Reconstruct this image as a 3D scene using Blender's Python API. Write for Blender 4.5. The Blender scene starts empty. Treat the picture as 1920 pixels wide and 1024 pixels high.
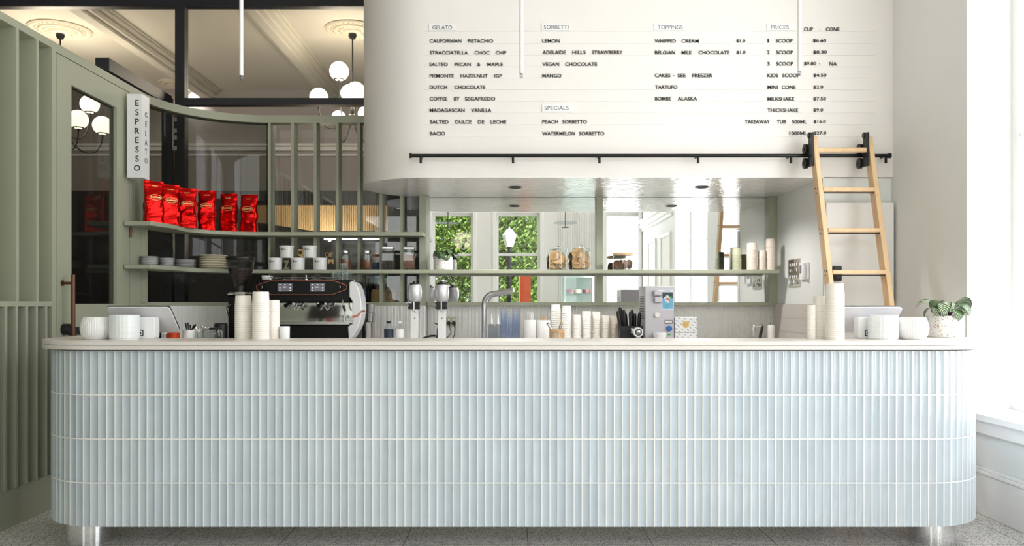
import bpy, bmesh, math, random
from mathutils import Vector, Matrix, noise
from math import pi, sin, cos, radians as R

random.seed(7)
SC = bpy.context.scene
COL = SC.collection

# ------------------------------------------------------------------ camera, sky, sun, daylight, exposure
EYE = 1.161                      # camera height
cam_data = bpy.data.cameras.new('camera')
cam_data.sensor_width = 36.0
cam_data.lens = 28.125           # 1500 px of focal length on a 1920 px frame
cam_data.shift_y = 58.0 / 1920.0
cam_data.clip_start = 0.05
cam_data.clip_end = 200
cam = bpy.data.objects.new('camera', cam_data)
cam.location = (0, 0, EYE)
cam.rotation_euler = (pi / 2, 0, 0)
COL.objects.link(cam)
SC.camera = cam

world = bpy.data.worlds.new('sky')
SC.world = world
world.use_nodes = True
wb = world.node_tree.nodes['Background']
wb.inputs[0].default_value = (0.86, 0.93, 1.0, 1)
wb.inputs[1].default_value = 1.7


def sun(name, rot, strength, color, angle):
    d = bpy.data.lights.new(name, 'SUN')
    d.energy = strength
    d.color = color
    d.angle = angle
    o = bpy.data.objects.new(name, d)
    o.rotation_euler = rot
    COL.objects.link(o)
    return o


def area(name, loc, rot, sx, sy, power, color=(1, 1, 1), spread=pi):
    d = bpy.data.lights.new(name, 'AREA')
    d.shape = 'RECTANGLE'
    d.size, d.size_y = sx, sy
    d.energy = power
    d.color = color
    d.spread = spread
    o = bpy.data.objects.new(name, d)
    o.location = loc
    o.rotation_euler = rot
    COL.objects.link(o)
    return o


sun('sun', Vector((-0.50, -0.62, -0.62)).to_track_quat('-Z', 'Y').to_euler(), 13.0, (1.0, 0.985, 0.965), R(2))
# daylight through the two tall side windows, then lamps added behind the camera
area('window_daylight', (2.93, 3.74, 2.1), (0, pi / 2, 0), 3.0, 1.6, 72, (0.97, 0.985, 1.0))
area('window_daylight', (2.93, 1.25, 2.1), (0, pi / 2, 0), 3.0, 2.0, 90, (0.97, 0.985, 1.0))
area('added_high_fill', (0.0, -2.93, 3.52), (R(78), 0, 0), 4.6, 0.95, 60, (0.985, 0.992, 1.0))  # no clerestory is known; lamp added high, out of the mirrors' view

area('added_left_fill', (-3.6, -2.93, 1.75), (pi / 2, 0, 0), 3.4, 2.3, 90, (0.975, 0.988, 1.0))  # lamp added low on the left to reach the niche and soffit
area('added_corner_fill', (2.2, -2.93, 1.75), (pi / 2, 0, 0), 0.62, 2.3, 16, (0.975, 0.988, 1.0))  # lamp added in its own opening to light the niche from the front

SC.view_settings.view_transform = 'Standard'
SC.view_settings.look = 'None'
SC.view_settings.gamma = 1.0
SC.view_settings.use_curve_mapping = False
SC.view_settings.exposure = 0.08
SC.cycles.max_bounces = 10
SC.cycles.diffuse_bounces = 5
SC.cycles.glossy_bounces = 6
SC.cycles.transparent_max_bounces = 24
SC.cycles.transmission_bounces = 6
SC.cycles.sample_clamp_indirect = 6.0
SC.cycles.caustics_reflective = False
SC.cycles.caustics_refractive = False


# ------------------------------------------------------------------ materials
def lin(c):
    return tuple((x / 12.92) if x <= 0.04045 else ((x + 0.055) / 1.055) ** 2.4 for x in c)


def hexc(h):
    h = h.lstrip('#')
    return lin(tuple(int(h[i:i + 2], 16) / 255 for i in (0, 2, 4))) + (1.0,)


def mat(name, color, rough=0.5, metal=0.0, var=0.04, nscale=6.0, bump=0.0, bscale=40.0, coat=0.0, spec=0.5, emit=None, estr=0.0, stretch=None, bdist=0.005, sss=0.0):
    m = bpy.data.materials.new(name)
    m.use_nodes = True
    nt = m.node_tree
    b = nt.nodes['Principled BSDF']
    c = hexc(color)
    b.inputs['Roughness'].default_value = rough
    b.inputs['Metallic'].default_value = metal
    b.inputs['Specular IOR Level'].default_value = spec
    b.inputs['Coat Weight'].default_value = coat
    b.inputs['Coat Roughness'].default_value = 0.08
    tc = nt.nodes.new('ShaderNodeTexCoord')
    mp = nt.nodes.new('ShaderNodeMapping')
    nt.links.new(tc.outputs['Object'], mp.inputs[0])
    if stretch:
        mp.inputs['Scale'].default_value = stretch
    if var > 0:
        n = nt.nodes.new('ShaderNodeTexNoise')
        n.inputs['Scale'].default_value = nscale
        n.inputs['Detail'].default_value = 4
        nt.links.new(mp.outputs[0], n.inputs[0])
        mx = nt.nodes.new('ShaderNodeMix')
        mx.data_type = 'RGBA'
        mx.inputs[6].default_value = tuple(max(0, x * (1 - var)) for x in c[:3]) + (1,)
        mx.inputs[7].default_value = tuple(min(1, x * (1 + var)) for x in c[:3]) + (1,)
        nt.links.new(n.outputs['Fac'], mx.inputs[0])
        nt.links.new(mx.outputs[2], b.inputs['Base Color'])
    else:
        b.inputs['Base Color'].default_value = c
    if bump > 0:
        n2 = nt.nodes.new('ShaderNodeTexNoise')
        n2.inputs['Scale'].default_value = bscale
        n2.inputs['Detail'].default_value = 5
        nt.links.new(mp.outputs[0], n2.inputs[0])
        bp = nt.nodes.new('ShaderNodeBump')
        bp.inputs['Strength'].default_value = bump
        bp.inputs['Distance'].default_value = bdist
        nt.links.new(n2.outputs['Fac'], bp.inputs['Height'])
        nt.links.new(bp.outputs[0], b.inputs['Normal'])
    if emit:
        b.inputs['Emission Color'].default_value = hexc(emit)
        b.inputs['Emission Strength'].default_value = estr
    return m


def glass(name, tint='#ffffff', clear=0.93, gloss=1.0, rough=0.0):
    """thin pane: clear transmission with a fresnel reflection"""
    m = bpy.data.materials.new(name)
    m.use_nodes = True
    nt = m.node_tree
    nt.nodes.remove(nt.nodes['Principled BSDF'])
    out = nt.nodes['Material Output']
    tr = nt.nodes.new('ShaderNodeBsdfTransparent')
    c = hexc(tint)
    tr.inputs[0].default_value = tuple(x * clear for x in c[:3]) + (1,)
    gl = nt.nodes.new('ShaderNodeBsdfGlossy')
    gl.inputs['Roughness'].default_value = rough
    gl.inputs['Color'].default_value = (gloss, gloss, gloss, 1)
    fr = nt.nodes.new('ShaderNodeFresnel')
    ge = nt.nodes.new('ShaderNodeNewGeometry')
    io = nt.nodes.new('ShaderNodeMapRange')          # same reflection from either face of the pane
    io.inputs[3].default_value = 1.45
    io.inputs[4].default_value = 1 / 1.45
    nt.links.new(ge.outputs['Backfacing'], io.inputs[0])
    nt.links.new(io.outputs[0], fr.inputs[0])
    mx = nt.nodes.new('ShaderNodeMixShader')
    nt.links.new(fr.outputs[0], mx.inputs[0])
    nt.links.new(tr.outputs[0], mx.inputs[1])
    nt.links.new(gl.outputs[0], mx.inputs[2])
    nt.links.new(mx.outputs[0], out.inputs['Surface'])
    return m


def wood(name, c1, c2, scale=(1, 1, 0.12), nscale=26, rough=0.45):
    m = mat(name, c1, rough, var=0)
    nt = m.node_tree
    b = nt.nodes['Principled BSDF']
    tc = nt.nodes.new('ShaderNodeTexCoord')
    mp = nt.nodes.new('ShaderNodeMapping')
    mp.inputs['Scale'].default_value = scale
    n = nt.nodes.new('ShaderNodeTexNoise')
    n.inputs['Scale'].default_value = nscale
    n.inputs['Detail'].default_value = 6
    n.inputs['Distortion'].default_value = 0.6
    mx = nt.nodes.new('ShaderNodeMix')
    mx.data_type = 'RGBA'
    mx.inputs[6].default_value = hexc(c1)
    mx.inputs[7].default_value = hexc(c2)
    nt.links.new(tc.outputs['Object'], mp.inputs[0])
    nt.links.new(mp.outputs[0], n.inputs[0])
    nt.links.new(n.outputs['Fac'], mx.inputs[0])
    nt.links.new(mx.outputs[2], b.inputs['Base Color'])
    return m


def speckle(name, base, specks, scale=120, rough=0.4, size=0.32, coat=0.0):
    """a base colour strewn with voronoi chips"""
    m = mat(name, base, rough, var=0, coat=coat)
    nt = m.node_tree
    b = nt.nodes['Principled BSDF']
    tc = nt.nodes.new('ShaderNodeTexCoord')
    last = None
    for i, (col, thr) in enumerate(specks):
        v = nt.nodes.new('ShaderNodeTexVoronoi')
        v.inputs['Scale'].default_value = scale * (1 + 0.37 * i)
        nt.links.new(tc.outputs['Object'], v.inputs['Vector'])
        sep = nt.nodes.new('ShaderNodeSeparateColor')
        nt.links.new(v.outputs['Color'], sep.inputs[0])
        lt = nt.nodes.new('ShaderNodeMath')
        lt.operation = 'LESS_THAN'
        lt.inputs[1].default_value = thr
        nt.links.new(sep.outputs[i % 3], lt.inputs[0])
        d = nt.nodes.new('ShaderNodeMath')
        d.operation = 'LESS_THAN'
        d.inputs[1].default_value = size
        nt.links.new(v.outputs['Distance'], d.inputs[0])
        mu = nt.nodes.new('ShaderNodeMath')
        mu.operation = 'MULTIPLY'
        nt.links.new(lt.outputs[0], mu.inputs[0])
        nt.links.new(d.outputs[0], mu.inputs[1])
        mx = nt.nodes.new('ShaderNodeMix')
        mx.data_type = 'RGBA'
        nt.links.new(mu.outputs[0], mx.inputs[0])
        if last is None:
            mx.inputs[6].default_value = hexc(base)
        else:
            nt.links.new(last, mx.inputs[6])
        mx.inputs[7].default_value = hexc(col)
        last = mx.outputs[2]
    nt.links.new(last, b.inputs['Base Color'])
    return m


def terrazzo_floor():
    m = speckle('grey_terrazzo_slabs', '#e4e1de', [('#9a979b', 0.26), ('#f5f3f0', 0.28), ('#5a575d', 0.15), ('#b8b2ae', 0.3)], scale=95, rough=0.28, size=0.55)
    nt = m.node_tree
    b = nt.nodes['Principled BSDF']
    src = b.inputs['Base Color'].links[0].from_socket
    tc = nt.nodes.new('ShaderNodeTexCoord')
    sp = nt.nodes.new('ShaderNodeSeparateXYZ')
    nt.links.new(tc.outputs['Object'], sp.inputs[0])
    lines = []
    for ax, off in ((0, 0.075), (1, 3.853)):
        a = nt.nodes.new('ShaderNodeMath'); a.operation = 'SUBTRACT'; a.inputs[1].default_value = off - 60
        nt.links.new(sp.outputs[ax], a.inputs[0])
        mo = nt.nodes.new('ShaderNodeMath'); mo.operation = 'MODULO'; mo.inputs[1].default_value = 0.6
        nt.links.new(a.outputs[0], mo.inputs[0])
        lt = nt.nodes.new('ShaderNodeMath'); lt.operation = 'LESS_THAN'; lt.inputs[1].default_value = 0.0042
        nt.links.new(mo.outputs[0], lt.inputs[0])
        lines.append(lt.outputs[0])
    mxm = nt.nodes.new('ShaderNodeMath'); mxm.operation = 'MAXIMUM'
    nt.links.new(lines[0], mxm.inputs[0]); nt.links.new(lines[1], mxm.inputs[1])
    mx = nt.nodes.new('ShaderNodeMix'); mx.data_type = 'RGBA'
    nt.links.new(mxm.outputs[0], mx.inputs[0])
    nt.links.new(src, mx.inputs[6])
    mx.inputs[7].default_value = hexc('#38363a')
    nt.links.new(mx.outputs[2], b.inputs['Base Color'])
    return m


def plaster_polished():
    m = mat('polished_pale_plaster', '#f3f0ed', 0.16, var=0.05, nscale=3.0, bump=0.35, bscale=7.0, bdist=0.012, spec=0.7)
    nt = m.node_tree
    for n in nt.nodes:
        if n.type == 'TEX_NOISE' and n.inputs['Scale'].default_value > 5:
            n.inputs['Distortion'].default_value = 1.8
            n.inputs['Detail'].default_value = 2.0
    return m


def leaf_striped(name, dark, light, rough=0.35, n=8.0):
    m = mat(name, dark, rough, var=0)
    nt = m.node_tree
    b = nt.nodes['Principled BSDF']
    uv = nt.nodes.new('ShaderNodeUVMap'); uv.uv_map = 'uv'
    sp = nt.nodes.new('ShaderNodeSeparateXYZ')
    nt.links.new(uv.outputs[0], sp.inputs[0])
    a = nt.nodes.new('ShaderNodeMath'); a.operation = 'SUBTRACT'; a.inputs[1].default_value = 0.5
    nt.links.new(sp.outputs[0], a.inputs[0])
    ab = nt.nodes.new('ShaderNodeMath'); ab.operation = 'ABSOLUTE'
    nt.links.new(a.outputs[0], ab.inputs[0])
    k = nt.nodes.new('ShaderNodeMath'); k.operation = 'MULTIPLY_ADD'; k.inputs[1].default_value = -0.55
    nt.links.new(ab.outputs[0], k.inputs[0]); nt.links.new(sp.outputs[1], k.inputs[2])
    s = nt.nodes.new('ShaderNodeMath'); s.operation = 'MULTIPLY'; s.inputs[1].default_value = n * 2 * pi
    nt.links.new(k.outputs[0], s.inputs[0])
    sn = nt.nodes.new('ShaderNodeMath'); sn.operation = 'SINE'
    nt.links.new(s.outputs[0], sn.inputs[0])
    g = nt.nodes.new('ShaderNodeMath'); g.operation = 'GREATER_THAN'; g.inputs[1].default_value = 0.15
    nt.links.new(sn.outputs[0], g.inputs[0])
    edge = nt.nodes.new('ShaderNodeMath'); edge.operation = 'LESS_THAN'; edge.inputs[1].default_value = 0.40
    nt.links.new(ab.outputs[0], edge.inputs[0])
    mu = nt.nodes.new('ShaderNodeMath'); mu.operation = 'MULTIPLY'
    nt.links.new(g.outputs[0], mu.inputs[0]); nt.links.new(edge.outputs[0], mu.inputs[1])
    mx = nt.nodes.new('ShaderNodeMix'); mx.data_type = 'RGBA'
    mx.inputs[6].default_value = hexc(dark); mx.inputs[7].default_value = hexc(light)
    nt.links.new(mu.outputs[0], mx.inputs[0])
    nt.links.new(mx.outputs[2], b.inputs['Base Color'])
    return m


def diagonal_print():
    m = mat('white_paper_with_grey_diagonal_print', '#f3f3f4', 0.5, var=0)
    nt = m.node_tree
    b = nt.nodes['Principled BSDF']
    tc = nt.nodes.new('ShaderNodeTexCoord')
    mp = nt.nodes.new('ShaderNodeMapping'); mp.inputs['Rotation'].default_value = (0, R(-40), 0)
    mp.inputs['Scale'].default_value = (1, 0.001, 1)
    nt.links.new(tc.outputs['Object'], mp.inputs[0])
    br = nt.nodes.new('ShaderNodeTexBrick')
    br.inputs['Color1'].default_value = hexc('#f3f3f4'); br.inputs['Color2'].default_value = hexc('#f3f3f4')
    sp = nt.nodes.new('ShaderNodeSeparateXYZ'); nt.links.new(mp.outputs[0], sp.inputs[0])
    outs = []
    for ax, per, wid in ((0, 0.034, 0.020), (2, 0.024, 0.005)):
        mo = nt.nodes.new('ShaderNodeMath'); mo.operation = 'PINGPONG'; mo.inputs[1].default_value = per / 2
        nt.links.new(sp.outputs[ax], mo.inputs[0])
        lt = nt.nodes.new('ShaderNodeMath'); lt.operation = 'LESS_THAN'; lt.inputs[1].default_value = wid / 2
        nt.links.new(mo.outputs[0], lt.inputs[0]); outs.append(lt.outputs[0])
    mu = nt.nodes.new('ShaderNodeMath'); mu.operation = 'MULTIPLY'
    nt.links.new(outs[0], mu.inputs[0]); nt.links.new(outs[1], mu.inputs[1])
    mx = nt.nodes.new('ShaderNodeMix'); mx.data_type = 'RGBA'
    mx.inputs[6].default_value = hexc('#f3f3f4'); mx.inputs[7].default_value = hexc('#9a9aa0')
    nt.links.new(mu.outputs[0], mx.inputs[0]); nt.links.new(mx.outputs[2], b.inputs['Base Color'])
    nt.nodes.remove(br)
    return m


M = {}
M['floor'] = terrazzo_floor()
M['white_wall'] = mat('white_wall_paint', '#eceae8', 0.6, var=0.02)
M['grey_wall'] = mat('pale_grey_green_wall_paint', '#e9ebea', 0.55, var=0.02)
M['lilac_wall'] = mat('whiter_dado_paint', '#e8e7ea', 0.5, var=0.02)
M['menu_plaster'] = mat('warm_white_plaster', '#efebe8', 0.6, var=0.03, nscale=2.5, bump=0.08, bscale=9)
M['soffit'] = plaster_polished()
M['sage'] = mat('sage_green_paint', '#a4a793', 0.45, var=0.03, nscale=3)
M['black_frame'] = mat('black_powder_coated_steel', '#1c1c24', 0.4, var=0.05)
M['black_plastic'] = mat('black_plastic', '#141416', 0.4, var=0.05)
M['black_metal'] = mat('black_metal', '#19191b', 0.35, metal=0.4, var=0.05)
M['dark_panel'] = mat('dark_charcoal_panel', '#262428', 0.6, var=0.1)
M['ceiling'] = mat('cream_ceiling_paint', '#dcd8cc', 0.7, var=0.02)
M['far_wall'] = mat('mauve_grey_wall_paint', '#a8a09d', 0.7, var=0.05)
M['trim'] = mat('white_gloss_trim', '#f2f1f0', 0.35, var=0.01)
M['plaster_rose'] = mat('cream_plaster_relief', '#d9d2c0', 0.7, var=0.04)
M['tile_blue'] = mat('pale_blue_glazed_tile', '#bbc6cf', 0.14, var=0.10, nscale=9, coat=0.5, bump=0.05, bscale=30)
M['grout'] = mat('white_grout', '#f4f2ee', 0.8, var=0.03)
M['tile_white'] = mat('white_matt_finger_tile', '#edecea', 0.35, var=0.04, nscale=20)
M['tile_darkened'] = mat('darkened_finger_tile', '#c3bdb8', 0.4, var=0.04, nscale=20)  # white finger tile darkened in colour to tone down the bright niche side
M['stone_top'] = mat('warm_white_solid_surface', '#e0dad5', 0.35, var=0.008, nscale=30)
M['silver_paint'] = mat('silver_painted_metal', '#d6d6da', 0.35, metal=0.5, var=0.02)
M['machine_steel'] = mat('satin_stainless_panel', '#bcb8be', 0.42, metal=0.55, var=0.03, nscale=40, stretch=(1, 1, 0.05))
M['steel'] = mat('brushed_steel', '#c9c9cb', 0.25, metal=1.0, var=0.05, nscale=60, stretch=(1, 1, 0.05))
M['chrome'] = mat('chrome', '#e4e4e6', 0.06, metal=1.0, var=0)
M['mirror'] = mat('mirror_silver', '#f4f6f5', 0.0, metal=1.0, var=0)
M['glass'] = glass('clear_glass')
M['tinted_glass'] = glass('grey_tinted_glass', '#dfe1df', 0.85, 0.35)
M['jar_glass'] = glass('jar_glass', '#f8fbfa', 0.97)
M['frosty_plastic'] = glass('cloudy_clear_plastic', '#e9eef4', 0.85, 1.0, 0.12)
M['blue_plastic'] = glass('bluish_clear_plastic', '#f6f9fe', 0.985, 0.9, 0.05)
M['ladder_wood'] = wood('oak_ladder_wood', '#ebcfa9', '#d8ae7e', (1, 1, 0.10), 30)
M['pale_wood'] = wood('pale_wood', '#dcb991', '#c89f72', (0.2, 1, 1), 40)
M['slat_wood'] = wood('pale_pine_slats', '#e3c795', '#cda971', (1, 1, 0.15), 20)
M['bronze'] = mat('brown_bronze', '#6a4a3a', 0.35, metal=0.8, var=0.1)
M['white_plastic'] = mat('white_plastic', '#f1f1f3', 0.35, var=0.01)
M['tablet_shell'] = mat('pale_grey_tablet_shell', '#dedde1', 0.4, var=0.01)
M['ink'] = mat('black_lettering', '#101012', 0.5, var=0)
M['grey_ink'] = mat('grey_lettering', '#54545c', 0.5, var=0)
M['paper'] = mat('white_paper_cup', '#f1ece5', 0.6, var=0.02)
M['paper_cool'] = mat('cool_white_paper_tub', '#eeebe6', 0.55, var=0.02)
M['paper_sage'] = mat('sage_green_paper_cup', '#a9ad91', 0.6, var=0.03)
M['paper_beige'] = mat('beige_paper_cup', '#ddd2c6', 0.6, var=0.02)
M['ceramic'] = mat('white_glazed_ceramic', '#efeeee', 0.25, var=0.02, coat=0.3)
M['ceramic_cool'] = mat('cool_white_ceramic', '#e7ebec', 0.3, var=0.02, coat=0.3)
M['cream_ceramic'] = mat('cream_ceramic', '#e6dec8', 0.3, var=0.02)
M['dark_rim'] = mat('dark_plate_rim', '#33303a', 0.3, var=0.05)
M['terrazzo_pot'] = speckle('white_terrazzo_pot', '#ece9e6', [('#c7a58c', 0.13), ('#8f8d92', 0.12), ('#b98f7f', 0.07)], 90, 0.5, 0.4)
M['leaf'] = leaf_striped('striped_dark_leaf', '#22351f', '#6f8f55')
M['leaf_pale'] = leaf_striped('striped_pale_leaf', '#3d5a38', '#cfdcc0', n=9)
M['leaf_under'] = mat('purple_leaf_stem', '#3c2230', 0.5, var=0.1)
M['soil'] = mat('dark_soil', '#2b211b', 0.9, var=0.3, nscale=40)
M['foil_red'] = mat('red_metallic_foil', '#c8100e', 0.15, metal=0.9, var=0.06, nscale=14, bump=0.5, bscale=22, bdist=0.012)
M['gold'] = mat('pale_gold_print', '#f0cf86', 0.35, metal=0.3, var=0.03)
M['beans'] = mat('dark_coffee_beans', '#2c1a14', 0.45, var=0.5, nscale=60, bump=0.9, bscale=60, bdist=0.01)
M['brown_powder'] = mat('brown_powder', '#7d4a30', 0.8, var=0.2, nscale=25)
M['pink_beans'] = mat('pinkish_brown_nuts', '#8c5a4c', 0.6, var=0.5, nscale=55, bump=0.8, bscale=55, bdist=0.01)
M['cookie'] = mat('golden_brown_cookie', '#c69c70', 0.75, var=0.25, nscale=22, bump=0.5, bscale=50)
M['nut'] = mat('dark_brown_biscuit', '#80503a', 0.7, var=0.3, nscale=20, bump=0.4, bscale=50)
M['copper'] = mat('copper_line', '#c9775f', 0.3, metal=0.8, var=0.02)
M['machine_black'] = mat('satin_black_machine_shell', '#0e0d10', 0.35, var=0.04, spec=0.25)
M['machine_white'] = mat('pearl_white_machine_shell', '#e6e6ea', 0.25, var=0.01, coat=0.4)
M['screen'] = mat('grey_display', '#66666c', 0.3, var=0.03, emit='#6c6c74', estr=0.25)
M['screen_mark'] = mat('white_display_marks', '#eeeeff', 0.4, var=0, emit='#ffffff', estr=0.6)
M['globe'] = mat('opal_glass_globe_lit', '#fff6e2', 0.4, var=0, emit='#fff0d2', estr=3.6)
M['downlight'] = mat('lit_downlight_lens', '#fff5e6', 0.4, var=0, emit='#fff2dc', estr=6.0)
M['iron'] = mat('dark_wrought_iron', '#2b2a2a', 0.45, metal=0.5, var=0.1)
M['orange'] = mat('orange_plastic', '#ef5424', 0.4, var=0.03)
M['banner_orange'] = mat('orange_banner_cloth', '#f2663a', 0.7, var=0.05)
M['blue'] = mat('blue_plastic_knob', '#2a69b8', 0.3, var=0.03)
M['navy'] = mat('navy_label', '#2c3446', 0.5, var=0.05)
M['kraft'] = mat('gold_kraft_paper', '#d9b577', 0.5, var=0.06, nscale=15, bump=0.2, bscale=20)
M['brown_seal'] = mat('brown_print', '#6e4a2e', 0.6, var=0.05)
M['print_box'] = diagonal_print()
M['socket'] = mat('brushed_metal_plate', '#b5ad9c', 0.35, metal=0.6, var=0.03)
M['switch_plate'] = mat('polished_chrome_plate', '#d5ccc6', 0.12, metal=0.9, var=0.0)
M['yellow'] = mat('yellow_cap', '#f2cf22', 0.4, var=0)
M['bark'] = mat('brown_bark', '#5b4a3a', 0.9, var=0.3, nscale=12, bump=0.6, bscale=18)
M['tree_leaf'] = mat('bright_green_leaf', '#6d8c37', 0.5, var=0.35, nscale=1.4)
M['tree_leaf_dark'] = mat('mid_green_leaf', '#466b30', 0.5, var=0.35, nscale=1.6)
M['pavement'] = mat('pale_street_paving', '#b9b4ac', 0.8, var=0.08)
M['mint'] = mat('mint_green_enamel', '#d3e6e1', 0.3, var=0.02)
M['pink_food'] = mat('pink_cake', '#b5858c', 0.6, var=0.1)
M['sticker_blue'] = mat('blue_ice_sticker', '#6fb2d2', 0.4, var=0.35, nscale=30)
M['sticker_dark'] = mat('dark_teal_sticker_top', '#2c3f4a', 0.4, var=0.2, nscale=25)
M['lantern'] = mat('white_lantern_glass', '#d9d8d2', 0.3, var=0, emit='#fff8ec', estr=0.12)
M['pink'] = mat('magenta_packet', '#d83a8c', 0.5, var=0.02)
M['purple'] = mat('violet_packet', '#7a5cc8', 0.5, var=0.02)
M['sky_blue'] = mat('light_blue_packet', '#6f9fe0', 0.5, var=0.02)
M['green'] = mat('green_packet', '#37b04a', 0.5, var=0.02)
M['orange_packet'] = mat('orange_packet', '#e8804a', 0.5, var=0.02)
M['bottle_dark'] = mat('dark_bottle_glass', '#17202c', 0.1, var=0.05)
M['led'] = mat('lit_white_strip_light', '#ffffff', 0.4, var=0, emit='#f4f2ff', estr=3.0)


# ------------------------------------------------------------------ geometry helpers
class MB:
    """collects shapes; build() links them as one mesh object"""

    def __init__(s):
        s.v, s.f, s.mi, s.uv = [], [], [], {}
        s.m = 0

    def add(s, verts, faces, M_=None):
        o = len(s.v)
        for p in verts:
            s.v.append(tuple(M_ @ Vector(p)) if M_ else tuple(p))
        for f in faces:
            s.f.append([i + o for i in f])
            s.mi.append(s.m)
        return o

    def box(s, x0, x1, y0, y1, z0, z1, M_=None):
        v = [(x0, y0, z0), (x1, y0, z0), (x1, y1, z0), (x0, y1, z0), (x0, y0, z1), (x1, y0, z1), (x1, y1, z1), (x0, y1, z1)]
        f = [(3, 2, 1, 0), (4, 5, 6, 7), (0, 1, 5, 4), (1, 2, 6, 5), (2, 3, 7, 6), (3, 0, 4, 7)]
        s.add(v, f, M_)
        return s

    def lathe(s, prof, n=32, c=(0, 0, 0), M_=None, cap=True, flute=0, fd=0.0):
        """prof: (radius, z) list; radius 0 closes to a point"""
        v, f, rings = [], [], []
        for (r, z) in prof:
            if r <= 1e-6:
                rings.append([len(v)])
                v.append((c[0], c[1], c[2] + z))
            else:
                ring = []
                for i in range(n):
                    a = 2 * pi * i / n
                    rr = r - (fd * (0.5 + 0.5 * cos(a * flute)) if flute else 0)
                    ring.append(len(v))
                    v.append((c[0] + rr * cos(a), c[1] + rr * sin(a), c[2] + z))
                rings.append(ring)
        for a, b in zip(rings, rings[1:]):
            if len(a) == 1 and len(b) == 1:
                continue
            for i in range(n):
                j = (i + 1) % n
                if len(a) == 1:
                    f.append((a[0], b[j], b[i]))
                elif len(b) == 1:
                    f.append((a[i], a[j], b[0]))
                else:
                    f.append((a[i], a[j], b[j], b[i]))
        if cap:
            for rg, fl in ((rings[0], True), (rings[-1], False)):
                if len(rg) > 1:
                    f.append(tuple(reversed(rg)) if fl else tuple(rg))
        s.add(v, f, M_)
        return s

    def cyl(s, p0, p1, r0, r1=None, n=20, cap=True):
        r1 = r0 if r1 is None else r1
        p0, p1 = Vector(p0), Vector(p1)
        d = p1 - p0
        q = d.to_track_quat('Z', 'Y').to_matrix().to_4x4()
        s.lathe([(r0, 0), (r1, d.length)], n, M_=Matrix.Translation(p0) @ q, cap=cap)
        return s

    def tube(s, pts, r, n=10, closed=False, cap=True):
        pts = [Vector(p) for p in pts]
        rs = r if isinstance(r, (list, tuple)) else [r] * len(pts)
        N = len(pts)
        v, f = [], []
        up = None
        for i, p in enumerate(pts):
            if closed:
                t = pts[(i + 1) % N] - pts[i - 1]
            else:
                t = pts[min(i + 1, N - 1)] - pts[max(i - 1, 0)]
            t.normalize()
            if up is None:
                up = Vector((0, 0, 1)) if abs(t.z) < 0.9 else Vector((0, 1, 0))
            a = t.cross(up)
            if a.length < 1e-5:
                a = t.orthogonal()
            a.normalize()
            b = a.cross(t).normalized()
            up = b
            for k in range(n):
                th = 2 * pi * k / n
                v.append(p + a * (rs[i] * cos(th)) + b * (rs[i] * sin(th)))
        for i in range(N if closed else N - 1):
            i2 = (i + 1) % N
            for k in range(n):
                k2 = (k + 1) % n
                f.append((i * n + k, i * n + k2, i2 * n + k2, i2 * n + k))
        if cap and not closed:
            f.append(tuple(reversed(range(n))))
            f.append(tuple(range((N - 1) * n, N * n)))
        s.add(v, f)
        return s

    def prism(s, poly, z0, z1, M_=None):
        n = len(poly)
        v = [(x, y, z0) for x, y in poly] + [(x, y, z1) for x, y in poly]
        f = [tuple(reversed(range(n))), tuple(range(n, 2 * n))]
        for i in range(n):
            j = (i + 1) % n
            f.append((i, j, n + j, n + i))
        s.add(v, f, M_)
        return s

    def strip(s, path, z0, z1, t):
        """wall of thickness t along an open plan path (offset to the path's left)"""
        a = [Vector((p[0], p[1])) for p in path]
        off = []
        for i, p in enumerate(a):
            d = a[min(i + 1, len(a) - 1)] - a[max(i - 1, 0)]
            d.normalize()
            off.append(p + Vector((-d.y, d.x)) * t)
        n = len(a)
        v = [(p.x, p.y, z0) for p in a] + [(p.x, p.y, z1) for p in a] + [(p.x, p.y, z0) for p in off] + [(p.x, p.y, z1) for p in off]
        f = []
        for i in range(n - 1):
            f += [(i, i + 1, n + i + 1, n + i), (2 * n + i + 1, 2 * n + i, 3 * n + i, 3 * n + i + 1),
                  (n + i, n + i + 1, 3 * n + i + 1, 3 * n + i), (i + 1, i, 2 * n + i, 2 * n + i + 1)]
        f += [(0, n, 3 * n, 2 * n), (n - 1, 3 * n - 1, 4 * n - 1, 2 * n - 1)]
        s.add(v, f)
        return s

    def sphere(s, c, r, n=20, m=12, sc=(1, 1, 1), M_=None):
        prof = [(r * sin(pi * i / m) if 0 < i < m else 0, -r * cos(pi * i / m)) for i in range(m + 1)]
        T = Matrix.Translation(c) @ Matrix.Diagonal((sc[0], sc[1], sc[2], 1))
        s.lathe(prof, n, M_=(M_ @ T) if M_ else T, cap=False)
        return s

    def text(s, body, x, z, w, h, y, depth=0.002, bold=0.0, M_=None):
        """upright capitals filling a w x h box, facing -Y, lower-left corner at (x, z)"""
        cu = bpy.data.curves.new('lettering', 'FONT')
        cu.body = body
        cu.size = 1.0
        cu.offset = bold
        cu.resolution_u = 3
        ob = bpy.data.objects.new('lettering', cu)
        COL.objects.link(ob)
        dg = bpy.context.evaluated_depsgraph_get()
        me = bpy.data.meshes.new_from_object(ob.evaluated_get(dg))
        vs = [v.co.copy() for v in me.vertices]
        fs = [tuple(p.vertices) for p in me.polygons]
        bpy.data.objects.remove(ob)
        bpy.data.meshes.remove(me)
        bpy.data.curves.remove(cu)
        if not vs:
            return s
        xs = [v.x for v in vs]; ys = [v.y for v in vs]
        x0, x1, y0, y1 = min(xs), max(xs), min(ys), max(ys)
        if w is None:
            w = (x1 - x0) * h / (y1 - y0)
            x = x - w / 2
        kx, ky = w / max(x1 - x0, 1e-6), h / max(y1 - y0, 1e-6)
        n = len(vs)
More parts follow.
